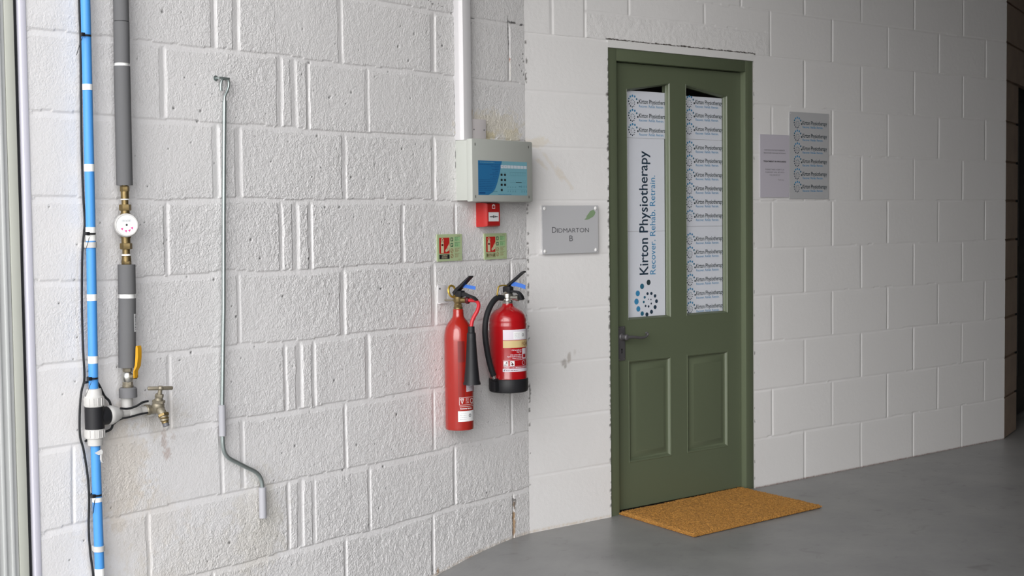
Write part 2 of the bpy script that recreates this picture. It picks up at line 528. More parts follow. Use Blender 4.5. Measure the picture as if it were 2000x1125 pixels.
def block_wall(name, w, T1, Z1, courses, joints, wj, wv, dep, wob, rough_fn, lump, tint_fn, m, hole=None, thick=None, seed=1, special=None):
    """one face of blockwork as relief: struck joints, lumpy paint, pits"""
    T, Z = np.meshgrid(T1, Z1)
    H = np.zeros_like(T); J = np.zeros_like(T)
    lines = []
    for i, zc in enumerate(courses):
        wb = wob * (vnoise(T, T * 0 + i * 7.3, .22, seed + i) * 2.2 + vnoise(T, T * 0 + i * 3.1, .05, seed + 40 + i) * 1.0)
        lines.append(zc + wb)
    for i, zc in enumerate(courses):
        d = lines[i] - Z
        wjj = wj * (1 + .5 * vnoise(T, T * 0 + i * 5.7, .12, seed + 80 + i))
        ok = (d >= 0) & (d < wjj)
        if special: ok &= special(T, Z, i)
        h = -dep * (1 - d / wjj)
        H = np.where(ok, np.minimum(H, h), H); J = np.where(ok, 1, J)
    for (k0, k1, js) in joints:                 # between course k0 (below) and k1 (above)
        lo = lines[k0] if isinstance(k0, int) else T * 0 - 9
        hi = lines[k1] if isinstance(k1, int) else T * 0 + k1
        if isinstance(k0, float): lo = T * 0 + k0
        for jt in js:
            tj, wd = jt if isinstance(jt, tuple) else (jt, wv)
            tt = tj + wob * .9 * vnoise(Z, Z * 0 + tj * 9, .09, seed + 200)
            a = (T - (tt - wd / 2)) / wd
            ok = (a > 0) & (a < 1) & (Z > lo + .001) & (Z < hi - wj * .5)
            h = -dep * (.55 + .55 * abs(sin(tj * 37 + (k1 if isinstance(k1, int) else 3) * 5))) * np.minimum(np.minimum(a / .68, 1), (1 - a) / .22)
            H = np.where(ok, np.minimum(H, h), H); J = np.where(ok, 1, J)
    rough = rough_fn(T, Z)
    rough = rough * (1 - .75 * J)
    n1 = vnoise(T, Z, .010, seed + 5); n2 = vnoise(T + 3, Z * 1.1, .018, seed + 6)
    rid = .5 - np.abs(vnoise(T * 1.0 + Z * .5, Z, .014, seed + 8)) * 2
    H = H + lump * rough * (n1 * 1.1 + n2 * 1.0 + rid * .7) + lump * .9 * vnoise(T, Z, .09, seed + 7)
    tint, pit = tint_fn(T, Z, lines)
    H = H - pit * .004
    nt, nz = len(T1), len(Z1)
    th = DIR[w]; o = ORG[w]
    X = o.x + T * cos(th) + H * sin(th); Y = o.y + T * sin(th) - H * cos(th)
    V = np.stack([X, Y, Z], -1).reshape(-1, 3)
    idx = np.arange(nt * nz).reshape(nz, nt)
    Q = np.stack([idx[:-1, :-1], idx[:-1, 1:], idx[1:, 1:], idx[1:, :-1]], -1).reshape(-1, 4)
    if hole:
        ct = (T[:-1, :-1] + T[:-1, 1:]).reshape(-1) / 2; cz = (Z[:-1, :-1] + Z[1:, :-1]).reshape(-1) / 2
        keep = ~((ct > hole[0]) & (ct < hole[1]) & (cz < hole[2]))
        Q = Q[keep]
    # solid body behind the face
    bv, bf = [], []
    def bbox(t0, t1, z0, z1, n0, n1):
        b0 = len(V) + len(bv)
        for zz in (z0, z1):
            for (t, n) in ((t0, n0), (t1, n0), (t1, n1), (t0, n1)):
                p = wpt(w, t, n, zz); bv.append((p.x, p.y, p.z))
        for f in ((0, 1, 2, 3), (4, 7, 6, 5), (0, 4, 5, 1), (1, 5, 6, 2), (2, 6, 7, 3), (3, 7, 4, 0)):
            bf.append(tuple(b0 + i for i in f))
    for args in thick: bbox(*args)
    nv = len(V) + len(bv); nf = len(Q) + len(bf)
    me = bpy.data.meshes.new(name)
    me.vertices.add(nv)
    allv = np.concatenate([V, np.array(bv)]) if bv else V
    me.vertices.foreach_set('co', allv.astype(np.float32).ravel())
    loops = np.concatenate([Q.ravel(), np.array(bf).ravel()]) if bf else Q.ravel()
    me.loops.add(nf * 4); me.loops.foreach_set('vertex_index', loops.astype(np.int32))
    me.polygons.add(nf)
    me.polygons.foreach_set('loop_start', np.arange(0, nf * 4, 4, dtype=np.int32))
    me.polygons.foreach_set('use_smooth', np.array([True] * len(Q) + [False] * len(bf)))
    me.update(calc_edges=True)
    ca = me.color_attributes.new('tint', 'FLOAT_COLOR', 'POINT')
    c = np.ones((nv, 4), dtype=np.float32); c[:len(V), :3] = tint.reshape(-1, 3)
    ca.data.foreach_set('color', c.ravel())
    ra = me.attributes.new('coarse', 'FLOAT', 'POINT')
    r_ = np.ones(nv, dtype=np.float32) * .5; r_[:len(V)] = (rough + .08).reshape(-1)
    ra.data.foreach_set('value', r_)
    me.materials.append(MT[m])
    ob = bpy.data.objects.new(name, me); COL.objects.link(ob)
    ob['kind'] = 'structure'
    return ob

def spots(tint, pit, T, Z, lst, jag=None):
    """lst: (t, z, rt, rz, colour, strength) soft-edged marks"""
    for (t, z, rt_, rz_, c, a) in lst:
        q = ((T - t) / rt_) ** 2 + ((Z - z) / rz_) ** 2
        if jag is not None: q = q * np.maximum(1 + jag * 1.1, .45)
        k = np.clip(1.5 - q, 0, 1) * a
        tint[...] = tint * (1 - k[..., None]) + np.array(c) * k[..., None]

# left wall
CL = [-.045, .190, .425, .660, .896, 1.131, 1.367, 1.605, 1.837, 2.070, 2.305, 2.54, 2.775, 3.01]
JL = [(None, 0, [-1.9, -1.3, -.82, -.35]),
      (0, 1, [-2.12, (-1.65, .02), -1.059, -.596, (-.105, .012)]), (1, 2, [-1.892, (-1.322, .016), (-1.266, .03), (-1.205, .018), -.933, -.467]),
      (2, 3, [(-2.15, .012), (-1.604, .016), (-1.516, .02), -1.049, -.584, -.113]), (3, 4, [-1.80, (-1.324, .018), (-1.262, .034), (-1.194, .02), (-.931, .026)]),
      (4, 5, [-1.520, (-1.050, .03), (-.574, .03), -.108]), (5, 6, [(-1.798, .022), (-1.331, .02), (-1.266, .034), (-1.199, .022), (-.738, .02), (-.444, .016)]),
      (6, 7, [(-1.600, .032), (-1.507, .032), (-1.032, .026), (-.563, .026), -.1]), (7, 8, [(-1.798, .028), (-1.325, .028), (-1.262, .03), (-1.196, .016), (-.913, .022), (-.43, .016)]),
      (8, 9, [(-1.596, .026), (-1.505, .032), (-1.039, .026), (-.556, .030), (-.10, .014)]), (9, 10, [-1.8, -1.325, -.86, -.4]), (10, 11, [-1.5, -1.0, -.55]), (11, 12, [-1.8, -1.3, -.85])]
def rough_L(T, Z):
    base = .50 + .30 * (vnoise(T, Z, .25, 3) * 2)
    base = base + .75 * np.exp(-(((T + .75) / .55) ** 2 + ((Z - .12) / .22) ** 2))
    base = base + .40 * np.exp(-(((T + 1.15) / .28) ** 2 + ((Z - 1.25) / .28) ** 2))
    base = base + .35 * np.exp(-(((T + .7) / .22) ** 2 + ((Z - 1.0) / .18) ** 2))
    base = base - .30 * np.clip((-1.95 - T) / .2, 0, 1)
    base = base - .25 * np.exp(-(((T + 1.8) / .22) ** 2 + ((Z - .6) / .2) ** 2))
    # every block takes its own texture
    blk = vnoise(np.floor((T + .11 * np.floor(Z / .235)) / .46) * 3.7, np.floor(Z / .235) * 2.9, 1, 12)
    return np.clip(base + .35 * blk, .12, 1.5)
def tint_L(T, Z, lines):
    tint = np.ones(T.shape + (3,)); pit = np.zeros_like(T)
    jag = vnoise(T, Z, .03, 31) + vnoise(T, Z, .01, 32)
    jag2 = vnoise(T, Z, .006, 33) * 3
    st = (.88, .80, .68)
    spots(tint, pit, T, Z, [(-1.99, .56, .09, .16, st, .55), (-1.93, .38, .16, .10, st, .22), (-1.45, .30, .10, .16, (.86, .83, .74), .40), (-1.42, .34, .05, .10, (.8, .78, .68), .2),
        (-1.83, .70, .08, .05, (.86, .82, .74), .45), (-1.70, .2, .3, .12, (.92, .89, .82), .3), (-1.95, .1, .2, .15, (.9, .86, .78), .35),
        (-.22, 1.655, .17, .05, (.93, .86, .68), .55), (-.30, 1.615, .10, .025, (.90, .80, .50), .7), (-.09, 1.62, .05, .03, (.92, .84, .60), .55), (-.35, 1.70, .02, .02, (.75, .52, .22), .8),
        (-.15, 1.69, .07, .01, (.93, .9, .82), .5)], jag)
    spots(tint, pit, T, Z, [(-1.826, .627, .008, .03, (.72, .64, .60), .75), (-1.812, .59, .010, .018, (.70, .60, .56), .75), (-1.79, .635, .006, .012, (.8, .74, .7), .6),
        (-.098, .135, .006, .022, (.18, .13, .09), .9), (-.103, .065, .008, .045, (.46, .30, .16), .95), (-.106, .025, .005, .020, (.40, .28, .18), .9), (-.100, .155, .009, .006, (.08, .07, .06), .9),
        (-.375, -.026, .020, .006, (.62, .42, .30), .9), (-.572, -.036, .006, .012, (.45, .28, .14), .9), (-.60, -.025, .004, .014, (.1, .1, .1), .8), (-.33, -.005, .008, .004, (.2, .18, .15), .6),
        (-.094, 1.925, .003, .007, (.55, .18, .08), .9), (-.092, 1.880, .003, .03, (1, .98, .9), .8)], jag2)
    # dark cracks and gaps
    blk = (.05, .05, .05)
    cr = [(-.335, 2.063, .030, .002), (-.075, 2.071, .026, .004), (-.02, 2.068, .012, .005), (-.105, 2.05, .002, .035), (-.10, 1.985, .002, .02), (-.375, 2.07, .008, .004)]
    r = random.Random(5)
    for _ in range(7): cr.append((r.uniform(-.035, -.004), r.uniform(1.86, 1.96), .0022, .003))
    for _ in range(5): cr.append((r.uniform(-.58, -.48), r.uniform(2.085, 2.105), r.uniform(.002, .005), .002))
    for z in [2.03, 1.99, 1.95, 1.90, 1.85, 1.82, 1.79, 1.76, 1.73, 1.70, 1.67, 1.64, 1.62, 1.585, 1.54, 1.50, 1.44, 1.41, 1.39]: cr.append((-.434 + r.uniform(-.003, .003), z, .0022, r.uniform(.004, .012)))
    spots(tint, pit, T, Z, [(a, b, c_, d_, blk, .85) for a, b, c_, d_ in cr], jag2)
    rz = np.interp(T, [-2.26, -1.5, -1.1, -.569, -.437, -.312, -.113, 0], [-.14, -.14, -.12, -.052, -.031, -.0146, 0, 0])
    k = np.clip(1 - np.abs(Z - rz - .004) / .012, 0, 1) * (.55 + jag2 * .3); k = np.clip(k, 0, .85)
    tint[...] = tint * (1 - k[..., None]) + np.array((.84, .74, .62)) * k[..., None]
    tint *= (1 + vnoise(T, Z, .35, 50) * .03)[..., None]
    # pin holes in the blocks
    rr = np.random.RandomState(9)
    Tt = T[0]; Zz = Z[:, 0]
    for _ in range(330):
        t = rr.uniform(-2.2, -.02); z = rr.uniform(.02, 2.1)
        if vnoise(np.array(t), np.array(z), .3, 77) < -.08: continue
        i = int(np.argmin(abs(Zz - z))); j = int(np.argmin(abs(Tt - t)))
        big = rr.rand() < .2
        for di in range(0, 2 if big else 1):
            for dj in range(0, 2 if big else 1):
                if i + di < len(Zz) and j + dj < len(Tt):
                    tint[i + di, j + dj] *= rr.uniform(.12, .6); pit[i + di, j + dj] = 1
    return tint, pit
zl = np.concatenate([axis(-.30, 2.16, .0036), axis(2.18, 3.6, .04)])
tl = axis(L_END, 0.0, .0038)
block_wall('wall_left', 'L', tl, zl, CL, JL, .018, .017, .0031, .0055, rough_L, .0014, tint_L, 'paint_l',
           thick=[(L_END, 0.04, -.30, 3.6, -.25, -.012), (L_END, L_END + .012, -.30, 3.6, -.25, -.001)], seed=11)

# right wall, with the doorway
CR = [.238, .468, .696, .918, 1.140, 1.365, 1.586, 1.813, 2.044, 2.258, 2.485, 2.71, 2.94]
PA = [1.526, 1.983, 2.441, 2.895, 3.347]; PB = [1.767, 2.218, 2.671, 3.124]
JR = [(None, 0, PB)]
for k in range(0, 8): JR.append((k, k + 1, PA if k % 2 == 0 else PB))
JR += [(8, 9, [(.147, .022), .332, 1.515] + PA[1:]), (9, 10, [.147] + PB + [1.31, .80]), (10, 11, [.4, .9, 1.4] + PA[1:]), (11, 12, [.147, .6, 1.05] + PB)]
CR.append(2.157)                                # top of the rough lintel block
JR += [(2.157, 9, [.587, 1.062])]
def spec_R(T, Z, i):
    ok = np.ones_like(T, bool)
    if i == 7: ok &= ~((T > .46) & (T < 1.40))
    if i == 8: ok &= ~((T > .46) & (T < 1.41))
    if i == 13: ok &= (T > .337) & (T < 1.51)
    return ok
def rough_R(T, Z):
    b = .34 + .12 * vnoise(T, Z, .3, 21)
    b = b + .22 * np.clip(1 - T / .9, 0, 1)
    lint = (T > .335) & (T < 1.512) & (Z > 2.046) & (Z < 2.15)
    return np.where(lint, 1.6, b)
def tint_R(T, Z, lines):
    tint = np.ones(T.shape + (3,)); pit = np.zeros_like(T)
    jag = vnoise(T, Z, .03, 61) + vnoise(T, Z, .01, 62); jag2 = vnoise(T, Z, .006, 63) * 3
    spots(tint, pit, T, Z, [(.06, 1.60, .06, .02, (.93, .86, .72), .55), (.20, .69, .016, .016, (.55, .52, .50), .8), (.225, .705, .010, .022, (.58, .54, .5), .7), (.205, .672, .008, .008, (.5, .48, .45), .8),
        (.26, .73, .006, .012, (.8, .78, .75), .5)], jag)
    for (a, b, c, d, n) in ((.10, 1.555, .20, 1.445, 26), (.17, 1.50, .26, 1.41, 26), (.06, 1.53, .12, 1.49, 14)):
        spots(tint, pit, T, Z, [(a + (c - a) * i / n, b + (d - b) * i / n, .009, .008, (.92, .86, .76), .22) for i in range(n)], jag)
    # grime line where wall meets floor
    k = np.clip(1 - np.abs(Z - .006) / .010, 0, 1) * (.45 + jag2 * .3) * (T < 1.4) ; k = np.clip(k, 0, .8)
    tint[...] = tint * (1 - k[..., None]) + np.array((.80, .68, .52)) * k[..., None]
    k = np.clip(1 - np.abs(Z - .000) / .008, 0, 1) * (.9 + jag2 * .3) * (T > 1.4); k = np.clip(k, 0, .9)
    tint[...] = tint * (1 - k[..., None]) + np.array((.22, .11, .08)) * k[..., None]
    r = random.Random(8); cr = []
    # seam along the corner
    for z, l in ((2.0, .006), (1.93, .012), (1.86, .02), (1.345, .006), (1.33, .008), (1.315, .004), (1.23, .006), (1.19, .004), (1.165, .010), (1.15, .006), (1.12, .010), (1.085, .006), (1.06, .005), (1.015, .010), (.985, .008), (.955, .01), (.85, .012), (.80, .005),
                 (.605, .014), (.58, .020), (.555, .012), (.51, .008), (.45, .006), (.33, .003), (.2, .003)):
        cr.append((.008 + r.uniform(-.002, .002), z, .0034, l))
    # ragged paint edge beside the door frame
    z = .05
    while z < 2.0:
        cr.append((.4615, z, r.uniform(.002, .005), r.uniform(.004, .012))); z += r.uniform(.012, .05)
    z = .05
    while z < 2.0:
        cr.append((1.398, z, r.uniform(.001, .003), r.uniform(.004, .012))); z += r.uniform(.05, .12)
    # crack over the lintel strip
    t = .462
    while t < 1.405:
        cr.append((t, 2.048 + r.uniform(-.0015, .0015), r.uniform(.006, .016), r.uniform(.0016, .0034))); t += r.uniform(.008, .02)
    cr += [(1.396, 2.046, .010, .003), (.459, 1.815, .006, .006), (.459, 1.36, .005, .004)]
    spots(tint, pit, T, Z, [(a, b, c, d, (.07, .06, .05), .85) for a, b, c, d in cr], jag2)
    tint *= (1 + vnoise(T, Z, .4, 66) * .025)[..., None]
    return tint, pit
tr = axis(0.0, R_END, .0048, (.463, 1.396))
zr = np.concatenate([axis(-.06, 2.036, .0042, (2.012,)), axis(2.038, 2.056, .0015), axis(2.06, 2.52, .0042), axis(2.54, 3.6, .04)])
block_wall('wall_right', 'R', tr, zr, CR, JR, .010, .013, .0034, .0022, rough_R, .0006, tint_R, 'paint_r', hole=(.463, 1.396, 2.046),
           thick=[(0.0, .458, -.06, 3.6, -.22, -.010), (1.401, R_END, -.06, 3.6, -.22, -.010), (.458, 1.401, 2.016, 3.6, -.22, -.010)], seed=23, special=spec_R)

# ------------------------------------------------------------------ rest of the building
def lbox(name, t0, t1, n0, n1, z0, z1, m, kind='structure'):
    mb = MB(); mb.box((t0, -n0, z0), (t1, -n1, z1), m)
    o = mb.build(name, None, smooth=0); put(o, 'L'); tag(o, kind=kind); return o
OPEN_W = 3.5
FRONT = L_END
lbox('wall_front', FRONT - .22, FRONT, OPEN_W, 8.2, -.3, 3.6, 'dark_wall')
lbox('wall_front_header', FRONT - .22, FRONT, -.25, OPEN_W, 3.35, 3.6, 'dark_wall')
lbox('wall_front_left', FRONT - .22, FRONT - .21, -3.2, -.30, -.3, 3.6, 'dark_wall')
lbox('wall_side', FRONT, 10.2, 8.2, 8.4, -.3, 3.6, 'dark_wall')
lbox('wall_far', 10.2, 10.4, -3.2, 8.4, -.3, 3.6, 'dark_wall')
lbox('wall_behind', FRONT - .22, 10.4, -3.4, -3.2, -.3, 3.6, 'dark_wall')
lbox('ceiling', FRONT - .22, 10.4, -3.4, 8.4, 3.6, 3.75, 'ceiling')

def ramp_z(s):
    a = max(0.0, -s - .10)
    if a < .469: return -.175 * a ** 1.6
    return max(-.0521 - .178 * (a - .469) * math.exp(-(a - .469) * 1.2), -.14)
mb = MB()
ss = [FRONT - .25] + [FRONT + i * .05 for i in range(0, 48)] + [.5, 2, 4, 7, 10.3]
nn = [-3.3, 0, 1, 2, 4, 6, 8.3]
vs = [(s_, -n_, ramp_z(s_)) for s_ in ss for n_ in nn]
fs = [(i * len(nn) + j, (i + 1) * len(nn) + j, (i + 1) * len(nn) + j + 1, i * len(nn) + j + 1) for i in range(len(ss) - 1) for j in range(len(nn) - 1)]
mb.add(vs, fs, 'floor')
fl = mb.build('floor', None); put(fl, 'L'); tag(fl, kind='structure')
mb = MB(); mb.box((-30, -22, -.4), (FRONT - .24, 22, -.13), 'yard')
yd = mb.build('floor_yard', None, smooth=0); put(yd, 'L'); tag(yd, kind='structure')

# unpainted wall beyond the end of the right wall, with a dark doorway
mb = MB()
mb.box((0.0, .012, -.02), (.37, .16, 3.6), 'block_raw')
mb.box((.37, .012, 2.075), (1.5, .16, 3.6), 'block_raw')
mb.box((1.5, .012, -.02), (3.2, .16, 3.6), 'block_raw')
for i, (z0, z1) in enumerate(zip([0.0] + CR[:12], CR[:12] + [3.1])):
    if z0 < 2.0: mb.box((0.002, 0, z0 + .004), (.37, .013, z1 - .010), 'block_raw', .002)
    else: mb.box((0.002, 0, z0 + .004), (2.4, .013, z1 - .010), 'block_raw', .002)
o = mb.build('wall_passage', None, smooth=0); put(o, 'P'); tag(o, kind='structure')
d2 = thing('door_2', None, None, 'P', kind='structure')
mb = MB(); mb.box((.39, .09, 0), (.45, .15, 2.07), 'dark_door'); mb.box((1.42, .09, 0), (1.48, .15, 2.07), 'dark_door'); mb.box((.45, .09, 2.0), (1.42, .15, 2.07), 'dark_door')
mb.build('door_frame', d2)
mb = MB(); mb.box((.45, .105, .008), (1.42, .145, 2.0), 'dark_door', .002)
mb.box((.55, .098, .25), (.90, .108, .95), 'dark_door', .004); mb.box((.97, .098, .25), (1.32, .108, .95), 'dark_door', .004)
mb.box((.55, .098, 1.08), (.90, .108, 1.88), 'dark_door', .004); mb.box((.97, .098, 1.08), (1.32, .108, 1.88), 'dark_door', .004)
mb.build('door_leaf', d2)

# roller shutter guide at the mouth of the opening
g = thing('shutter_guide_rail', 'tall pale steel shutter guide rail at far left end of the block wall', 'guide rail', 'L', L_END - .03, 0, -.12)
mb = MB(); mb.box((.009, -.004, 0), (.029, .03, 3.05), 'lilac', .005)
tag(mb.build('edge_strip', g), 'pale lilac grey edge strip')
mb = MB(); mb.box((-.035, .002, 0), (-.006, .05, 3.05), 'cream', .004); mb.box((-.0062, .014, 0), (.0095, .05, 3.05), 'rubber_and_gap_shade')  # black strip fills the open gap, its shade put into the colour
mb.build('channel', g)
mb = MB(); mb.box((-.16, .004, 0), (-.0365, .05, 3.05), 'greysteel', .003)
for x in (-.060, -.085, -.110, -.135): mb.box((x, -.001, 0), (x + .010, .006, 3.05), 'greysteel', .003)
mb.build('ribbed_panel', g)

# ------------------------------------------------------------------ green door
D = thing('door_1', None, None, 'R', kind='structure')
T0, T1_, ZT = .4585, 1.4005, 2.0145
JW = .062
mb = MB()
mb.box((T0, .008, -.002), (T0 + JW, .12, ZT), 'green', .002)                   # left jamb
mb.box((T1_ - .052, .008, -.002), (T1_, .12, ZT), 'green', .002)
mb.box((T0 + JW, .008, ZT - .053), (T1_ - .052, .12, ZT), 'green', .002)
mb.box((T0 + JW - .001, .086, -.002), (T0 + JW + .014, .12, ZT - .05), 'green', .001)
mb.build('door_frame', D)
mb = MB()
mb.box((.4635, -.0005, 2.0135), (1.3985, .05, 2.0455), 'trim_white')
o = mb.build('trim_1', None); put(o, 'R'); tag(o, kind='structure')
mb = MB(); mb.box((T0 + JW, .025, -.004), (T1_ - .052, .10, .004), 'dark_door', .001)
mb.build('threshold', D)
YF, YB = .038, .082                      # leaf front and back
XL, XR = T0 + JW + .002, T1_ - .054
mb = MB()
GX = [(.610, .878), (.980, 1.256)]       # glazed openings
GB = .841
PX = [(.608, .874), (.976, 1.253)]; PZ = (.212, .665)
zt = ZT - .056
mb.box((XL, YF, .012), (.608, YB, zt), 'green'); mb.box((1.256, YF, .012), (XR, YB, zt), 'green')
mb.box((.876, YF, .012), (.978, YB, zt), 'green')
for a, b in ((.608, .876), (.978, 1.256)):
    mb.box((a, YF, .012), (b, YB, PZ[0]), 'green'); mb.box((a, YF, PZ[1]), (b, YB, GB), 'green')
mb.prism([(.608, zt), (.608, 1.848), (.876, 1.888), (.876, zt)], YF, YB, 'green')
mb.prism([(.978, zt), (.978, 1.888), (1.256, 1.848), (1.256, zt)], YF, YB, 'green')
def loft(mb, rings, m, cap=True):
    """nested outlines [(pts (x,z) , y)], joined; last one closed"""
    n = len(rings[0][0]); vs = []
    for pts, y in rings: vs += [(x, y, z) for x, z in pts]
    fs = []
    for i in range(len(rings) - 1):
        for j in range(n):
            k = (j + 1) % n
            fs.append((i * n + j, i * n + k, (i + 1) * n + k, (i + 1) * n + j))
    if cap: fs.append(tuple((len(rings) - 1) * n + j for j in range(n)))
    mb.add(vs, fs, m)
def inset(p, d):
    n = len(p); out = []
    for i in range(n):
        a, b, c = Vector(p[i - 1]), Vector(p[i]), Vector(p[(i + 1) % n])
        e1 = (b - a).normalized(); e2 = (c - b).normalized()
        n1 = Vector((-e1.y, e1.x)); n2 = Vector((-e2.y, e2.x))
        k = (n1 + n2); k = k / max(k.dot(n1), .2)
        out.append(tuple(b + k * d))
    return out
for (a, b) in ((.608, .876), (.978, 1.256)):
    q = [(a, PZ[0]), (b, PZ[0]), (b, PZ[1]), (a, PZ[1])]
    loft(mb, [(q, YF), (inset(q, .003), YF - .0015), (inset(q, .008), YF + .001), (inset(q, .013), YF + .009), (inset(q, .019), YF + .012),
              (inset(q, .022), YF + .012), (inset(q, .044), YF + .003), (inset(q, .050), YF + .0025)], 'green')
openings = [[(.608, GB), (.876, GB), (.876, 1.888), (.608, 1.848)], [(.978, GB), (1.256, GB), (1.256, 1.848), (.978, 1.888)]]
for q in openings:
    loft(mb, [(q, YF), (inset(q, .001), YF - .001), (inset(q, .005), YF + .004), (inset(q, .006), YF + .012), (inset(q, .010), YF + .018), (inset(q, .010), YF + .021)], 'green', cap=False)
    loft(mb, [(q, YB), (inset(q, .008), YB - .004), (inset(q, .008), YF + .026)], 'green', cap=False)
mb.build('door_leaf', D, smooth=30)
for q in openings:
    mb = MB(); i = inset(q, .006)
    mb.prism(i, YF + .021, YF + .024, 'glass')
    mb.build('glass_pane', D, smooth=0)
# handle
mb = MB(); mb.box((.541, YF - .006, .668), (.585, YF, .818), 'pewter', .003)
for z in (.675, .811):
    for x in (.548, .578): mb.lathe([(.0035, 0), (.0035, .0012), (.002, .002)], 'chrome', 10, (x, YF - .006, z), (0, -1, 0))
pl = mb.build('handle_plate', D)
dk = Draw(); dk.circ(.563, .717, .0045, 'hole'); dk.poly([(.5608, .716), (.5652, .716), (.5665, .700), (.5595, .700)], 'hole')
kh = dk.build('keyhole', pl, lambda x, z, e: (x, YF - .0063 - e, z))
mb = MB()
mb.lathe([(.017, 0), (.017, .004), (.012, .008), (.010, .022), (.013, .026), (.013, .034), (.008, .038)], 'pewter', 24, (.563, YF - .005, .772), (0, -1, 0))
pth = smooth_path([(.563, YF - .036, .772), (.60, YF - .040, .771), (.635, YF - .041, .766), (.665, YF - .040, .765), (.683, YF - .040, .771), (.690, YF - .040, .780), (.683, YF - .039, .786), (.676, YF - .039, .781)], 6)
mb.tube(pth, [.0070 - .0038 * i / (len(pth) - 1) for i in range(len(pth))], 'pewter', 12)
mb.build('lever_handle', D)

# posters behind the glass
PY = YF + .0255
def poster(x0, z0, x1, z1, rows, label, group=None):
    p = thing('poster', label, 'poster', 'R', x0, -PY, z0, group)
    mb = MB(); mb.box((0, 0, 0), (x1 - x0, .0006, z1 - z0), 'paperw'); mb.build('sheet', p, smooth=0)
    d = Draw(.0003)
    for z in rows: logo_row(d, (.055 if x0 < .9 else .046), z - z0, .186)
    if rows: d.build('printed_logos', p)
    return p
G1 = 'posters of repeated logos behind the door glass'
poster(.616, 1.640, .870, 1.845, [1.797, 1.735, 1.673], 'white poster with three rows of small logos at top of the left door pane', G1)
poster(.986, 1.644, 1.248, 1.838, [1.811, 1.751, 1.689], 'white poster with three rows of small logos at top of the right door pane', G1)
poster(.986, 1.247, 1.248, 1.643, [1.605, 1.544, 1.480, 1.418, 1.356, 1.293], 'white poster with six rows of small logos in the middle of the right door pane', G1)
poster(.986, .849, 1.248, 1.246, [1.187, 1.126, 1.062, 1.000, .936, .874], 'white poster with six rows of small logos at bottom of the right door pane', G1)
p = thing('banner', 'tall white banner with large vertical blue lettering and dotted ring in left door pane', 'banner', 'R', .616, -PY, .848)
mb = MB(); mb.box((0, 0, .381), (.250, .0006, .791), 'paperw'); mb.build('upper_sheet', p, smooth=0)
mb = MB(); mb.box((0, 0, 0), (.250, .0006, .3802), 'paperw'); mb.build('lower_sheet', p, smooth=0)
d = Draw(.0004)
OX, OZ = .616, .848
for bx, bz, r, m in BAN: d.circ(bx - OX, bz - OZ, r, m, rz=r * .97, n=22)
d.build('dotted_ring', p)
d = Draw(.0004)
d.text('Kirton Physiotherapy', .758 - OX, 1.036 - OZ, 'ink_navy', .052, .548, bold=.012, rot=True)
d.text('Recover. Rehab. Retrain.', .805 - OX, 1.036 - OZ, 'ink_blue', .034, .440, bold=.004, rot=True)
d.build('lettering', p)

# ------------------------------------------------------------------ doormat
def mat_xy(a, b):
    """corners measured on the floor beside the door"""
    q = [(.520, -.012), (1.338, -.030), (1.275, .488), (.440, .505)]   # (t, n): back left, back right, front right, front left
    x = (q[0][0] * (1 - a) + q[1][0] * a) * (1 - b) + (q[3][0] * (1 - a) + q[2][0] * a) * b
    n = (q[0][1] * (1 - a) + q[1][1] * a) * (1 - b) + (q[3][1] * (1 - a) + q[2][1] * a) * b
    return x, n
mt = thing('doormat', 'rectangular brown coir doormat on grey floor in front of green door', 'doormat', 'R', 0, 0, 0)
mb = MB()
q = [mat_xy(a, b) for a, b in ((0.005, 0.01), (.995, 0.01), (.995, .99), (.005, .99))]
mb.add([(x, -n, z) for z in (-.002, .004) for x, n in q], [(0, 1, 2, 3), (7, 6, 5, 4), (0, 4, 5, 1), (1, 5, 6, 2), (2, 6, 7, 3), (3, 7, 4, 0)], 'coir_back')
mb.build('backing', mt, smooth=0)
NA, NB = 150, 95
rr = np.random.RandomState(4)
vs = []
for j in range(NB + 1):
    for i in range(NA + 1):
        a, b = i / NA, j / NB
        ja = rr.uniform(-1, 1) * .0025; jb = rr.uniform(-1, 1) * .0025
        x, n = mat_xy(a, b)
        wav = .0025 * sin(a * 31) * sin(b * 9) if j == NB else 0
        h = .014 + rr.uniform(-1, 1) * .0022 + .0012 * sin(a * 17 + b * 5)
        if i in (0, NA) or j in (0, NB): h = .004
        elif i in (1, NA - 1) or j in (1, NB - 1): h = .011 + rr.uniform(-1, 1) * .002
        vs.append((x + ja, -n + jb - wav, h))
fs = [(j * (NA + 1) + i, j * (NA + 1) + i + 1, (j + 1) * (NA + 1) + i + 1, (j + 1) * (NA + 1) + i) for j in range(NB) for i in range(NA)]
mb = MB(); mb.add(vs, fs, 'coir')
V2, F2 = [], []
for k in range(15000):
    a, b = rr.rand(), rr.rand()
    if k % 5 == 0: a = [rr.uniform(-.004, .006), rr.uniform(.994, 1.004)][rr.randint(2)]
    elif k % 5 == 1: b = [rr.uniform(-.004, .008), rr.uniform(.992, 1.008)][rr.randint(2)]
    x, n = mat_xy(a, b); an = rr.uniform(0, 2 * PI); w_ = rr.uniform(.0006, .0013); l = rr.uniform(.004, .009)
    dx, dy = cos(an) * w_, sin(an) * w_; lx, ly = rr.uniform(-1, 1) * .005, rr.uniform(-1, 1) * .005
    z0 = .011 if 0.01 < a < .99 and .01 < b < .99 else .004
    o_ = len(V2)
    V2 += [(x - dx, -n - dy, z0), (x + dx, -n + dy, z0), (x + lx, -n + ly, z0 + l)]
    F2.append((o_, o_ + 1, o_ + 2))
mb.add(V2, F2, 'coir_pile')
pile = mb.build('pile', mt, smooth=0); tag(pile, kind='stuff')

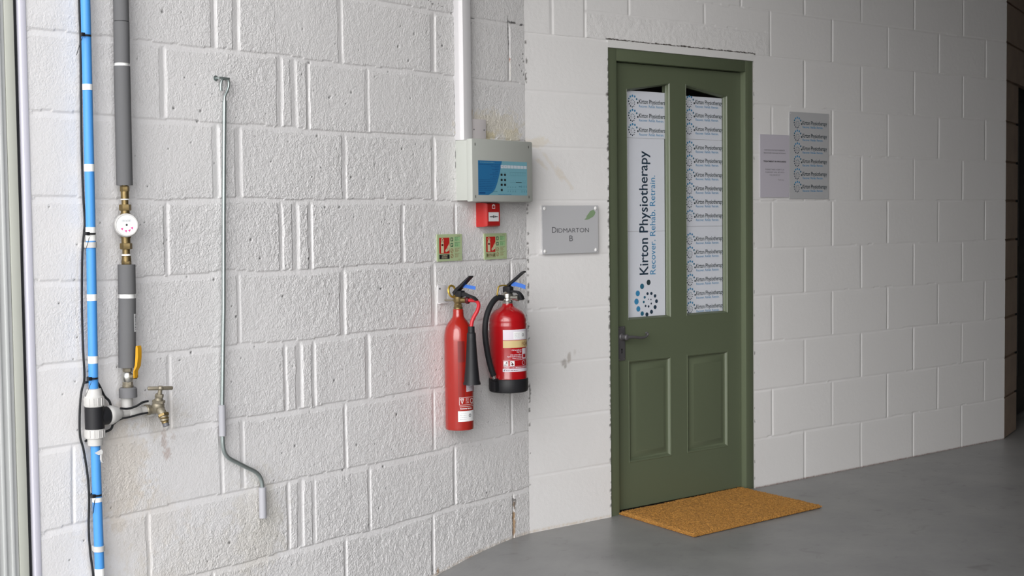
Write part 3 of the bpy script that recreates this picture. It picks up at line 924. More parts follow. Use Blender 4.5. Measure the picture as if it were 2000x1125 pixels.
# ------------------------------------------------------------------ signs on the right wall
p = thing('room_sign', 'square grey plastic sign with dark wording and small green leaf left of green door', 'sign', 'R', .0725, .013, 1.144)
W_, H_ = .312, .199
mb = MB(); mb.box((0, -.002, 0), (W_, .002, H_), 'acrylic', .0007); mb.build('plate', p, smooth=0)
for x, z in ((.014, .012), (W_ - .014, .012), (.014, H_ - .012), (W_ - .014, H_ - .012)):
    mb = MB(); mb.lathe([(.008, -.013), (.008, 0), (.0075, .003), (.004, .0055)], 'white_pl', 20, (x, 0, z), (0, -1, 0)); mb.build('fixing_cap', p)
d = Draw(.0004)
f = lambda x, z, e: (x, -.002 - e, z)
d.text('D', .053, .0870, 'ink_grey', .0235, .024)
d.text('IDMARTON', .080, .0870, 'ink_grey', .0180, .178)
d.text('B', .148, .0510, 'ink_grey', .0235, .020)
d.build('lettering', p, f)
d = Draw(.0004)
d.poly([(.232, .140), (.243, .146), (.247, .156), (.258, .166), (.266, .175), (.286, .181), (.291, .176), (.297, .170), (.292, .160), (.284, .152), (.270, .146), (.258, .141), (.248, .139), (.240, .139)], 'ink_leaf')
d.build('leaf_emblem', p, f)

p = thing('paper_notice', 'small lilac laminated notice with lines of small print between door and logo sign', 'notice', 'R', 1.437, .0035, 1.378)
mb = MB(); mb.box((0, -.0006, 0), (.212, .0006, .297), 'lam'); mb.build('sheet', p, smooth=0)
d = Draw(.0003); f = lambda x, z, e: (x, -.0006 - e, z)
d.text('KIRTON PHYSIOTHERAPY', .106, .2205, 'ink_grey', .0062, .150, align='C')
d.text('RECOVER REHAB RETRAIN', .106, .2065, 'ink_grey', .0062, .158, align='C')
d.build('heading_print', p, f); d = Draw(.0003)
d.text('TREATMENT IN PROGRESS', .106, .1670, 'ink_black', .0066, .166, bold=.03, align='C')
d.build('notice_title', p, f); d = Draw(.0003)
d.text('PLEASE TAKE A SEAT & A', .106, .1290, 'ink_grey', .0062, .136, align='C')
d.text('THERAPIST WILL BE WITH', .106, .1160, 'ink_grey', .0062, .138, align='C')
d.text('YOU SHORTLY', .106, .1030, 'ink_grey', .0062, .078, align='C')
d.build('message_print', p, f); d = Draw(.0003)
d.text('Thank you', .172, .0810, 'ink_grey', .0062, .044, align='R')
d.build('sign_off_print', p, f)

p = thing('logo_sign', 'tall silver grey sign with six repeated dotted ring logos right of paper notice', 'sign', 'R', 1.650, .0035, 1.371)
mb = MB(); mb.box((0, -.0008, 0), (.300, .0012, .418), 'silverpaper'); mb.build('plate', p, smooth=0)
for x, z in ((.010, .408), (.010, .06)):
    mb = MB(); mb.lathe([(.003, 0), (.003, .001), (.0015, .002)], 'acrylic', 12, (x, -.0008, z), (0, -1, 0)); mb.build('screw', p)
d = Draw(.0003)
for z in (1.732, 1.670, 1.609, 1.547, 1.486, 1.424): logo_row(d, .062, z - 1.371 + .004, .188)
d.build('printed_logos', p, lambda x, z, e: (x, -.0008 - e, z))

# ------------------------------------------------------------------ trunking, junction box, alarm panel, call point
p = thing('cable_trunking', 'white vertical cable trunking running up from the fire alarm panel', 'trunking', 'L', -.419, 0, 1.592)
mb = MB(); mb.box((.001, -.028, 0), (.049, -.008, 1.9), 'duct', .0015); mb.box((0, -.010, 0), (.050, .001, 1.9), 'duct', .001)
mb.build('duct', p)
mb = MB()
vs = []; n_ = 120
for i in range(n_ + 1):
    z = 1.9 * i / n_
    vs += [(-.022 + .004 * vnoise(np.array(z), np.array(1.), .05, 3), .002, z), (-.010, -.004, z), (.001, -.009, z)]
fs = [(3 * i + j, 3 * i + j + 1, 3 * i + j + 4, 3 * i + j + 3) for i in range(n_) for j in (0, 1)]
mb.add(vs, fs, 'duct'); tag(mb.build('sealant_fillet', p), 'smeared white sealant fillet')

p = thing('blank_plate', 'small pinkish white square blanking box above the fire alarm panel', 'electrical box', 'L', -.357, 0, 1.592)
mb = MB(); mb.box((0, -.017, 0), (.086, .001, .084), 'jb', .002); mb.build('box_body', p)
for x in (.012, .073):
    mb = MB(); mb.lathe([(.0028, 0), (.0028, .0008)], 'ink_grey', 10, (x, -.017, .043), (0, -1, 0)); mb.build('screw', p)
d = Draw(); d.rect(.034, .046, .052, .0472, 'ink_lilac'); d.ringc(.043, .044, .012, .0008, 'ink_lilac'); d.build('embossed_mark', p, lambda x, z, e: (x, -.0171 - e, z))

p = thing('fire_alarm_panel', 'grey fire alarm control box with blue printed label on the block wall', 'alarm panel', 'L', -.440, 0, 1.358)
PW, PH = .385, .236
mb = MB(); mb.box((.004, -.060, .004), (PW - .016, .001, PH - .004), 'panel', .003); mb.build('back_box', p)
mb = MB(); mb.box((-.004, -.088, -.002), (PW - .012, -.058, PH + .001), 'panel', .008)
lid = mb.build('lid', p)
for x, z in ((.014, .215), (.345, .215), (.014, .018), (.345, .018)):
    d = Draw(); d.rect(x - .0018, z - .005, x + .0018, z + .005, 'ink_black'); d.build('screw_slot', lid, lambda a, b, e: (a, -.0882 - e, b))
d = Draw(.0002)
SX0, SX1, SZ0, SZ1 = .030, .334, .024, .155
n_ = 10
d.rect(SX0, SZ0, SX1, SZ1, 'st_lblue')
d.layer(2)
cur = []
for i in range(n_ + 1):
    u = i / n_; z = SZ0 + (SZ1 - SZ0) * u
    cur.append((SX0 + .060 + .085 * (u ** .42), z))
d.poly([(SX0, SZ1), (SX0, SZ0)] + cur, 'st_blue')
d.layer(3)
for i in range(8): d.rect(.167 + i * .0208, .128, .1855 + i * .0208, .140, 'ink_pale')
for i in range(2): d.layer(4); d.rect(.173 + i * .0208, .133, .180 + i * .0208, .1345, 'ink_grey'); d.layer(3)
for (x, z) in ((.172, .103), (.193, .103), (.172, .083), (.193, .083), (.172, .064), (.193, .064), (.172, .044)):
    d.rect(x - .006, z - .0042, x + .006, z + .0042, 'ink_black')
    d.scribble(x - .006, z + .0075, x + .007, .0013, 'st_teal', int(x * 1e4 + z * 1e3), .002)
d.rect(.225, .112, .328, .113, 'st_teal'); d.rect(.225, .1005, .328, .1012, 'st_teal')
for i in range(7): d.rect(.228 + i * .0155, .1005, .2287 + i * .0155, .112, 'st_teal'); d.rect(.228 + i * .0155, .080, .231 + i * .0155, .0815, 'st_teal')
d.rect(.225, .0735, .328, .0742, 'st_teal'); d.rect(.262, .0732, .298, .0752, 'ink_dark')
for i in range(4): d.rect(.208 + i * .0155, .054, .214 + i * .0155, .0575, 'st_teal'); d.rect(.2095 + i * .0155, .036, .2135 + i * .0155, .042, 'st_teal'); d.rect(.211 + i * .0155, .042, .2116 + i * .0155, .047, 'st_teal')
for i in range(3): d.rect(.296 + i * .0145, .054, .3005 + i * .0145, .062, 'st_teal'); d.rect(.297 + i * .0145, .035, .301 + i * .0145, .044, 'st_teal')
d.rect(.205, .0465, .328, .0471, 'st_teal'); d.rect(.280, .0560, .294, .0600, 'st_teal')
d.scribble(.150, .0265, .232, .0018, 'st_blue', 5, .004)
for i in range(17):
    z = .1475 - i * .0066
    x1 = SX0 + .052 + .085 * (max(z - SZ0, .001) / (SZ1 - SZ0)) ** .42
    if i in (0,): d.scribble(SX0 + .012, z, SX0 + .10, .0022, 'st_lblue', i, .006)
    elif i in (1,): d.scribble(SX0 + .004, z - .001, x1, .0022, 'st_navy', i, .006)
    elif i > 9: d.scribble(SX0 + .004, z, x1 - .004, .0016, 'st_navy', i, .006)
    else: d.scribble(x1 - .02 - .04 * ((i * 7) % 5) / 5, z, x1 - .003, .0018, 'st_navy', i, .006)
d.rect(SX0 + .006, SZ0 + .006, SX0 + .042, SZ0 + .0105, 'st_navy')
d.scribble(.118, .036, .145, .004, 'st_teal', 2, .006)
d.build('printed_label', lid, lambda x, z, e: (x, -.0881 - e, z))

p = thing('fire_call_point', 'small red fire alarm call point with white centre panel below the grey box', 'call point', 'L', -.318, 0, 1.2605)
mb = MB()
S = .0885; Hc = .093
rings = []
def rrect(x0, z0, x1, z1, bow=0): return [(x0, z0), ((x0 + x1) / 2, z0 - bow), (x1, z0), (x1 + bow, (z0 + z1) / 2), (x1, z1), ((x0 + x1) / 2, z1 + bow), (x0, z1), (x0 - bow, (z0 + z1) / 2)]
loft(mb, [(rrect(0, 0, S, Hc), .001), (rrect(0, 0, S, Hc), -.030), (rrect(.0005, .0005, S - .0005, Hc - .0005, .001), -.038), (rrect(.004, .003, S - .004, Hc - .003, .001), -.050), (rrect(.007, .006, S - .007, Hc - .006, .0005), -.0525)], 'redplastic')
mb.build('housing', p, smooth=25)
d = Draw(.0002); f = lambda x, z, e: (x, -.0526 - e, z)
d.rect(.0115, .021, .0745, .056, 'ink_white'); d.layer(2)
for sx_ in (-1, 1):
    c = .043
    d.rect(min(c + sx_ * .010, c + sx_ * .024), .0375, max(c + sx_ * .010, c + sx_ * .024), .0405, 'ink_black')
    d.poly([(c + sx_ * .010, .0345), (c + sx_ * .010, .0435), (c + sx_ * .0045, .039)][::sx_], 'ink_black')
d.circ(.043, .039, .0035, 'ink_black', rz=.0065)
d.build('press_panel', p, f)
d = Draw(.0002)
d.layer(1); d.poly([(.034, .070), (.052, .070), (.052, .084), (.043, .088), (.034, .084)], 'ink_white'); d.layer(2)
d.poly([(.037, .072), (.049, .072), (.050, .078), (.046, .085), (.044, .078), (.041, .084), (.037, .078)], 'redplastic')
d.build('flame_symbol', p, f)

# extinguisher identification signs
def id_sign(t, z, w, h, label, water):
    p = thing('extinguisher_sign', label, 'sign', 'L', t, .0035, z, 'glow in the dark extinguisher signs')
    mb = MB(); mb.box((0, -.0012, 0), (w, .0012, h), 'glow', .0004); mb.build('plate', p, smooth=0)
    d = Draw(.00022)
    x0 = w * .085; xr = w * .49
    d.rect(x0, h * .285, xr, h * .875, 'ink_red')
    d.rect(x0, h * .085, xr, h * .255, 'ink_olive' if water else 'ink_black')
    d.layer(2)
    cx = x0 + (xr - x0) * .30; bw = w * .055
    d.rect(cx - bw, h * .31, cx + bw, h * .68, 'ink_cream'); d.poly([(cx - bw, h * .68), (cx + bw, h * .68), (cx + bw * .55, h * .745), (cx - bw * .55, h * .745)], 'ink_cream')
    d.ringc(cx, h * .785, w * .052, w * .022, 'ink_cream'); d.rect(cx - .002, h * .74, cx + w * .06, h * .775, 'ink_cream')
    fx = x0 + (xr - x0) * .76
    for k, (dx, dz, s_) in enumerate(((-.02, 0, .8), (.01, .02, 1.2), (.035, .05, 1.0))):
        a, b = fx + dx * w / .6 - .002, h * (.33 + dz)
        d.poly([(a, b), (a + .005, b + h * .03), (a + .007, b + h * .12 * s_), (a + .012, b + h * .26 * s_), (a + .001, b + h * .15 * s_), (a - .004, b + h * .07)], 'ink_cream')
    d.layer(3); d.rect(cx - bw * .7, h * .57, cx + bw * .7, h * .635, 'ink_maroon'); d.layer(2)
    m2 = 'ink_cream' if not water else 'ink_olive'
    if water: d.frame(x0 + .002, h * .10, xr - .002, h * .24, .0012, 'ink_cream')
    d.text('FOAM' if water else 'CARBON', (x0 + xr) / 2, h * .185, 'ink_cream' if not water else 'ink_cream', .0042, (xr - x0) * .55, bold=.02, align='C')
    d.text('SPRAY' if water else 'DIOXIDE', (x0 + xr) / 2, h * .115, 'ink_cream', .0042, (xr - x0) * .55, bold=.02, align='C')
    for i, zz in enumerate((.735, .53, .315, .12)):
        g_ = i < 2; bx = w * .535
        if g_:
            d.layer(1); d.rect(w * .68, h * (zz - .01), w * .92, h * (zz + .16), 'ink_lgreen')
            d.rect(bx, h * zz, bx + w * .10, h * (zz + .14), 'ink_green'); d.layer(2)
            d.circ(bx + w * .05, h * (zz + .08), w * .022, 'ink_cream'); d.rect(bx + w * .03, h * (zz + .02), bx + w * .05, h * (zz + .06), 'ink_cream')
        else:
            d.layer(1); d.ringc(bx + w * .05, h * (zz + .07), w * .058, w * .014, 'ink_brown', 16); d.layer(2)
            d.line((bx + w * .015, h * (zz + .03)), (bx + w * .085, h * (zz + .11)), w * .012, 'ink_brown')
        d.layer(2)
        for l in range(4): d.scribble(w * .71, h * (zz + .125 - l * .036), w * (.86 - .03 * (l % 2)), h * .013, 'ink_green' if g_ else 'ink_brown', i * 9 + l, .008)
        d.rect(w * .69, h * (zz + .155), w * .925, h * (zz + .162), 'ink_green' if g_ else 'ink_olive')
    d.scribble(w * .80, h * .935, w * .93, h * .012, 'ink_olive', 3, .004); d.scribble(w * .84, h * .045, w * .93, h * .014, 'ink_brown', 4, .004)
    d.build('printed_panels', p, lambda x, z_, e: (x, -.0012 - e, z_))
    return p
id_sign(-.5555, 1.133, .145, .102, 'pale green extinguisher sign with black caption panel, left above narrow red cylinder', False)
id_sign(-.277, 1.132, .142, .102, 'pale green extinguisher sign with olive caption panel, right above wide red cylinder', True)

# ------------------------------------------------------------------ narrow CO2 extinguisher
def valve_lever(mb, pts, wid, m): mb.plate(pts, (1, 0, 0), wid, m)
E1 = thing('fire_extinguisher', 'narrow tall red fire extinguisher with black discharge horn, left of the pair', 'fire extinguisher', 'L', -.507, .063, .500, 'fire extinguishers hung on the wall')
R1 = .0545
mb = MB(); mb.lathe([(.002, .004), (R1 - .008, 0), (R1 - .002, .003), (R1, .012), (R1, .345), (.0536, .360), (.0510, .376), (.0460, .391), (.0385, .404), (.0300, .4145), (.0235, .423), (.0208, .431), (.0200, .440), (.0200, .452), (.0175, .455), (.002, .455)], 'red', 72)
mb.build('cylinder', E1, smooth=40)
d = Draw(.0003, .004); f1 = on_cyl(R1)
K = R1
a0 = -.93 * K
# printed panel: grid of small squares, pictograms, certificate box, service label
d.rect(a0, .260, a0 + .026, .338, 'ink_maroon', 3)
for j in range(20):
    for i in range(5): d.layer(2); d.rect(a0 + .0012 + i * .0050, .2615 + j * .0039, a0 + .0040 + i * .0050, .2640 + j * .0039, 'red')
for j in range(29):
    for i in range(5): d.rect(a0 + .0012 + i * .0052, .128 + j * .0046, a0 + .0036 + i * .0052, .1305 + j * .0046, 'ink_maroon')
d.layer(1)
d.rect(a0 + .029, .165, a0 + .074, .258, 'ink_maroon', 6)
d.layer(2)
d.rect(a0 + .031, .179, a0 + .049, .206, 'ink_white', 3); d.rect(a0 + .052, .179, a0 + .070, .206, 'ink_white', 3)
d.rect(a0 + .031, .210, a0 + .070, .214, 'ink_white', 6); d.rect(a0 + .031, .220, a0 + .060, .236, 'ink_white', 6)
d.rect(a0 + .031, .148, a0 + .072, .174, 'ink_lilac', 6)
d.layer(3); d.circ(a0 + .042, .187, .005, 'ink_maroon'); d.rect(a0 + .040, .19, a0 + .046, .203, 'ink_maroon')
for l in range(5): d.scribble(a0 + .032, .151 + l * .0046, a0 + .071, .0016, 'ink_maroon', l, .004)
d.layer(2)
d.frame(a0 + .003, .098, a0 + .072, .127, .0010, 'ink_white', 8)
for (u, v, u2, v2) in ((.008, .122, .014, .103), (.020, .122, .014, .103), (.008, .122, .020, .122)): d.line((a0 + u, v), (a0 + u2, v2), .0016, 'ink_white')
d.ringc(a0 + .011, .119, .0035, .001, 'ink_white', 10); d.ringc(a0 + .017, .119, .0035, .001, 'ink_white', 10)
for l in range(4): d.scribble(a0 + .028, .105 + l * .005, a0 + .042, .0016, 'ink_white', l + 3, .005)
d.ringc(a0 + .058, .112, .010, .0018, 'ink_white', 16)
d.scribble(a0 + .004, .0915, a0 + .070, .0016, 'ink_white', 31, .004)
d.text('Customer Service', a0 + .006, .0825, 'ink_white', .0048, .050, bold=.03)
d.build('printed_panel', E1, f1)
d = Draw(.0004, .004)
d.rect(a0 - .002, .036, a0 + .080, .0755, 'ink_white', 8); d.layer(3)
for l in range(4): d.scribble(a0 + .004, .044 + l * .0075, a0 + .030, .0007, 'ink_grey', l, .006)
d.ringc(a0 + .046, .058, .006, .0022, 'ink_grey', 14)
tag(d.build('service_label', E1, f1), 'white service label')
mb = MB()
mb.lathe([(.0175, .450), (.0175, .460), (.014, .464), (.0125, .474), (.016, .480), (.0175, .484), (.0175, .500), (.012, .504), (.010, .512)], 'brass', 28)
mb.nut((0, 0, .468), (0, 0, 1), .0165, .010, 'brass')
mb.tube([(0, 0, .488), (.006, -.024, .488), (.0085, -.034, .488)], [.010, .0105, .0105], 'brass', 18)
mb.nut((.010, -.038, .488), (.24, -.97, 0), .0135, .012, 'ink_maroon', 8)
mb.build('valve', E1)
# carrying handle and squeeze lever, pointing out from the wall
mb = MB()
mb.box((-.013, -.024, .500), (.013, .014, .524), 'black', .003)
mb.plate([((0, -.010, .512), .020), ((0, -.024, .512), .014), ((0, -.050, .506), .008), ((0, -.076, .500), .006), ((0, -.090, .490), .005)], (1, 0, 0), .018, 'black')
mb.build('carry_handle', E1)
mb = MB()
mb.plate([((-.002, .012, .512), .012), ((-.002, .000, .526), .012), ((0, -.018, .540), .010), ((.002, -.040, .560), .007), ((.004, -.062, .578), .005)], (1, 0, 0), .025, 'black')
mb.build('squeeze_lever', E1)
mb = MB(); c0 = Vector((-.012, .010, .522))
mb.tube([c0 + Vector((cos(a) * .020 - .010, .004 * sin(a), sin(a) * .021)) for a in [2 * PI * i / 28 for i in range(29)]], .0042, 'goldbrass', 8, caps=False)
mb.tube([(-.010, -.010, .522), (.016, -.014, .517)], .002, 'goldbrass', 8)
mb.build('pin_ring', E1)
mb = MB(); mb.plate([((.004, -.006, .541), .0012), ((.008, -.030, .541), .0012), ((.012, -.052, .537), .0012), ((.014, -.074, .534), .0012)], (.1, 0, 1), .013, 'bluetag')
tag(mb.build('tamper_tag', E1), 'blue plastic tamper tag')
mb = MB()
hp = smooth_path([(.010, -.040, .488), (.014, -.058, .488), (.014, -.078, .486), (.010, -.092, .472), (.000, -.094, .452), (-.012, -.088, .430), (-.020, -.084, .412), (-.024, -.083, .392)], 6)
mb.tube(hp, .0072, 'redhose', 16); mb.build('hose', E1)
mb = MB()
hx, hy = -.024, -.083
mb.lathe([(.004, .395), (.0125, .393), (.0130, .372), (.0150, .370), (.0168, .366), (.0172, .345), (.0200, .300), (.0245, .240), (.0290, .192), (.0325, .182), (.0330, .178), (.0310, .178), (.026, .20), (.012, .34)], 'black', 40, (hx, hy, 0))
mb.build('discharge_horn', E1)

# ------------------------------------------------------------------ wide foam extinguisher
E2 = thing('fire_extinguisher', 'wide red fire extinguisher with curved black hose and black base, right of the pair', 'fire extinguisher', 'L', -.240, .089, .618, 'fire extinguishers hung on the wall')
R2 = .0735
mb = MB(); mb.lathe([(.002, .004), (R2 - .008, .004), (R2, .012), (R2, .050), (R2 + .0008, .054), (R2, .058), (R2, .255), (R2 + .0012, .262), (R2 - .0012, .270), (R2, .276), (R2 - .001, .285), (R2 - .006, .300), (R2 - .016, .313), (R2 - .030, .322), (.032, .328), (.0235, .334), (.0205, .342), (.0200, .348), (.002, .348)], 'red_b', 80)
mb.build('cylinder', E2, smooth=50)
mb = MB(); mb.lathe([(.05, .004), (R2 - .004, 0), (R2 + .001, .003), (R2 + .0035, .012), (R2 + .0035, .050), (R2 + .0015, .053), (R2 - .001, .053)], 'black', 72)
mb.box((-.098, -.012, .008), (-.066, .014, .048), 'black', .004)
mb.box((-.092, -.010, .048), (-.072, .010, .058), 'black', .003)
mb.build('base_cup', E2, smooth=40)
d = Draw(.0003, .004); f2 = on_cyl(R2); b0 = -1.17 * R2
d.rect(b0, .206, b0 + .165, .246, 'ink_lilac', 14); d.rect(b0, .176, b0 + .165, .204, 'ink_tan', 14)
d.layer(2)
d.rect(b0 + .041, .210, b0 + .105, .238, 'ink_white', 6); d.text('FOAM', b0 + .078, .183, 'ink_brown', .014, .05, bold=.01)
d.layer(3)
for l in range(4): d.scribble(b0 + .045, .214 + l * .0055, b0 + .068, .0008, 'ink_grey' if l else 'st_blue', l, .006)
d.ringc(b0 + .085, .224, .006, .0022, 'ink_grey', 14)
d.layer(2)
x1 = b0 + .076
d.text('1 Pull out safety pin', x1, .165, 'ink_lilac', .0048, .044, bold=.02, align='R')
d.text('Keep clear', x1, .1575, 'ink_lilac', .0045, .022, bold=.02, align='R')
d.text('2 Aim at base of flame', x1, .147, 'ink_lilac', .0046, .048, bold=.02, align='R')
d.text('Squeeze handle to discharge', x1, .1405, 'ink_lilac', .0046, .060, bold=.02, align='R')
d.text('Release to interrupt', x1, .134, 'ink_lilac', .0046, .040, bold=.02, align='R')
d.rect(b0 + .080, .132, b0 + .105, .172, 'ink_lilac', 3); d.layer(3); d.rect(b0 + .084, .136, b0 + .10, .15, 'red_b'); d.layer(2)
d.rect(b0 - .001, .1285, b0 + .150, .1295, 'ink_lilac', 12)
for k_ in (0, .026):
    d.layer(2); d.rect(b0 + .001 + k_, .106, b0 + .018 + k_, .125, 'ink_white', 2)
    d.layer(3)
    if k_ == 0: d.text('ABC', b0 + .0025, .1075, 'ink_grey', .005, .013, bold=.02); d.poly([(b0 + .009, .116), (b0 + .016, .116), (b0 + .014, .124)], 'ink_maroon')
    else: d.circ(b0 + .035, .112, .004, 'ink_maroon'); d.line((b0 + .031, .122), (b0 + .040, .110), .003, 'ink_maroon')
d.layer(2); d.rect(b0 - .001, .1035, b0 + .150, .1045, 'ink_lilac', 12)
d.text('CAUTION', b0 + .001, .0975, 'ink_lilac', .0036, .022, bold=.02); d.scribble(b0 + .032, .098, b0 + .14, .003, 'ink_lilac', 4, .006)
d.ringc(b0 + .088, .116, .009, .0016, 'ink_lilac', 14)
d.rect(b0 - .002, .083, b0 + .165, .0955, 'ink_lilac', 14); d.layer(3)
d.poly([(b0 + .001, .088), (b0 + .005, .0925), (b0 + .009, .0925), (b0 + .004, .086)], 'ink_grey'); d.scribble(b0 + .011, .088, b0 + .060, .0022, 'ink_maroon', 8, .007)
d.build('printed_panel', E2, f2)
mb = MB()
mb.lathe([(.0205, .344), (.0215, .352), (.0180, .357), (.0180, .364), (.0225, .367), (.0225, .382), (.016, .387), (.012, .392)], 'chrome', 30)
mb.tube([(-.004, 0, .366), (-.030, .006, .366)], [.010, .009], 'chrome', 16)
mb.tube([(0, -.010, .366), (.004, -.042, .366)], [.009, .010], 'chrome', 16); mb.lathe([(.012, 0), (.0125, .004), (.0125, .010), (.010, .012)], 'chrome', 20, (.0045, -.040, .366), (.1, -1, 0))
mb.build('valve', E2)
mb = MB()
mb.box((-.014, -.022, .382), (.014, .016, .412), 'black', .009)
hl = smooth_path([(0, -.010, .392), (0, -.032, .391), (0, -.052, .388), (0, -.066, .376), (0, -.074, .360)], 5)
mb.plate([(q, .008 if i < len(hl) - 6 else .010) for i, q in enumerate(hl)], (1, 0, 0), .016, 'black')
mb.build('carry_handle', E2)
mb = MB()
pp = smooth_path([(-.001, .010, .404), (0, -.008, .416), (.002, -.030, .433), (.004, -.052, .450), (.006, -.072, .465), (.007, -.080, .468)], 5)
mb.plate([(q, .009 - .003 * i / len(pp)) for i, q in enumerate(pp)], (1, 0, 0), .016, 'black')
mb.build('squeeze_lever', E2)
mb = MB(); mb.plate([((.004, -.016, .420), .0012), ((.008, -.040, .418), .0012), ((.012, -.060, .413), .0012), ((.014, -.078, .408), .0012)], (.1, 0, 1), .016, 'bluetag')
tag(mb.build('tamper_tag', E2), 'blue plastic tamper tag')
mb = MB(); mb.tube(smooth_path([(-.004, -.002, .414), (-.030, .002, .415), (-.048, .004, .411), (-.053, .005, .398), (-.056, .006, .380), (-.048, .006, .368)], 5), .0030, 'goldbrass', 8); mb.build('pin_ring', E2)
mb = MB()
hp = smooth_path([(-.026, .004, .366), (-.052, .008, .368), (-.080, .010, .352), (-.104, .012, .322), (-.118, .014, .285), (-.124, .014, .240), (-.120, .012, .190), (-.110, .010, .140), (-.098, .006, .095), (-.088, .003, .070)], 8)
mb.tube(hp, .0112, 'rubber_and_gap_shade', 18); mb.build('hose', E2)
mb = MB(); mb.cyl((-.089, .003, .072), (-.083, .001, .050), .0088, 'chrome', 18, .0075); mb.build('nozzle', E2)
# wall bracket of the narrow extinguisher
B1 = thing('wall_bracket', 'small white metal wall bracket behind the narrow red extinguisher', 'bracket', 'L', -.532, 0, .975)
mb = MB(); mb.box((-.020, -.003, 0), (.028, .001, .068), 'duct', .0008)
mb.build('back_plate', B1)
mb = MB(); mb.box((-.020, -.014, 0), (.028, -.002, .0025), 'duct', .0005); mb.tube([(.018, -.002, .012), (.024, -.052, .012)], .003, 'tapbrass', 10); mb.build('hook', B1)
mb = MB(); mb.lathe([(.004, 0), (.004, .001), (.002, .002)], 'ink_grey', 10, (-.010, -.003, .056), (0, -1, 0)); mb.build('screw', B1)
mb = MB(); mb.box((-.012, .080, .235), (.030, .0885, .300), 'white_pl', .0008); mb.box((.0, .066, .262), (.014, .082, .276), 'white_pl', .001); mb.build('hanging_bracket', E2)

# ------------------------------------------------------------------ blue water pipe with its tee
PT = -2.090
p = thing('water_pipe', 'vertical blue plastic water pipe with white tape bands beside the shutter guide rail', 'water pipe', 'L', PT, .032, -.14)
z_ = lambda z: z + .14
def lx(t): return t - PT
def ly(n): return -(n - .032)
RB = .0137
xs = lambda z: (.003 if z > 1.2 else (-.004 if z > .6 else .001))
mb = MB(); mb.tube([(.004, .002, z_(3.5)), (.003, 0, z_(1.9)), (.001, 0, z_(1.3)), (-.004, 0, z_(.80))], RB, 'blue_pipe', 24)
mb.build('upper_pipe', p)
mb = MB(); mb.tube([(-.003, 0, z_(.67)), (-.001, 0, z_(.45)), (.001, 0, z_(.28)), (.002, 0, .004)], RB, 'blue_pipe', 24)
mb.build('lower_pipe', p)
for a, b in ((1.687, 1.670), (1.460, 1.439), (1.280, 1.241), (1.088, 1.069), (.910, .889), (.500, .487), (.292, .270)):
    zc = (a + b) / 2; x = np.interp(zc, [.28, .45, .67, .8, 1.3, 1.9], [.001, -.001, -.003, -.004, .001, .003])
    mb = MB(); mb.cyl((x, 0, z_(b)), (x, 0, z_(a)), RB + .0006, 'tape', 24); mb.build('tape_band', p)
for z in (1.229, .350):
    x = np.interp(z, [.28, .8, 1.3], [.001, -.004, .001])
    mb = MB(); mb.lathe([(RB + .0005, -.008), (RB + .0028, -.008), (RB + .0028, .008), (RB + .0005, .008)], 'wfitting', 24, (x, 0, z_(z)))
    mb.box((x - .012, .010, z_(z) - .008), (x + .012, .031, z_(z) + .008), 'wfitting', .002); mb.build('pipe_clip', p)
# tape tail peeling below the tee
mb = MB(); mb.add([(-.016, -.014, z_(.632)), (.006, -.0155, z_(.640)), (.012, -.014, z_(.634)), (.010, -.0155, z_(.626)), (-.004, -.016, z_(.624))], [(0, 1, 2, 3, 4)], 'tape')
mb.plate([((.004, -.0155, z_(.624)), .001), ((.003, -.016, z_(.612)), .001), ((.006, -.0155, z_(.603)), .001), ((.012, -.014, z_(.600)), .001)], (1, 0, 0), .005, 'tape')
tag(mb.build('tape_tail', p), 'torn white tape tail')
mb = MB()
mb.lathe([(.0275, .700), (.0275, .764)], 'black', 36, (-.003, 0, .14))
mb.lathe([(.024, 0), (.026, .020), (.0265, .036), (.022, .040)], 'black', 32, (.002, 0, z_(.733)), (1, 0, 0))
mb.build('tee_body', p, smooth=40)
mb = MB()
mb.lathe([(.026, .764), (.0275, .766), (.0275, .792), (.023, .797), (.0205, .815), (.0150, .816)], 'wfitting', 32, (-.003, 0, .14))
for i in range(14):
    a = 2 * PI * i / 14; mb.cyl((-.003 + cos(a) * .0275, sin(a) * .0275, z_(.768)), (-.003 + cos(a) * .0275, sin(a) * .0275, z_(.790)), .0016, 'wfitting', 6)
mb.build('upper_nut', p, smooth=40)
mb = MB()
mb.lathe([(.015, .650), (.021, .652), (.0225, .672), (.0278, .674), (.0278, .699), (.026, .7005)], 'wfitting', 32, (-.003, 0, .14))
for i in range(14):
    a = 2 * PI * i / 14; mb.cyl((-.003 + cos(a) * .0278, sin(a) * .0278, z_(.676)), (-.003 + cos(a) * .0278, sin(a) * .0278, z_(.697)), .0016, 'wfitting', 6)
mb.build('lower_nut', p, smooth=40)
mb = MB(); mb.lathe([(.0265, .038), (.0285, .042), (.0285, .050), (.025, .062), (.022, .074), (.018, .080), (.0155, .084)], 'wfitting', 32, (.002, 0, z_(.733)), (1, 0, 0))
mb.build('branch_nut', p, smooth=40)
mb = MB(); mb.tube([(.080, 0, z_(.733)), (.182, 0, z_(.732))], .0132, 'wfitting', 24); mb.lathe([(.0150, .110), (.0162, .112), (.0162, .148), (.0150, .150)], 'wfitting', 24, (.002, 0, z_(.7325)), (1, 0, 0))
mb.build('branch_pipe', p)

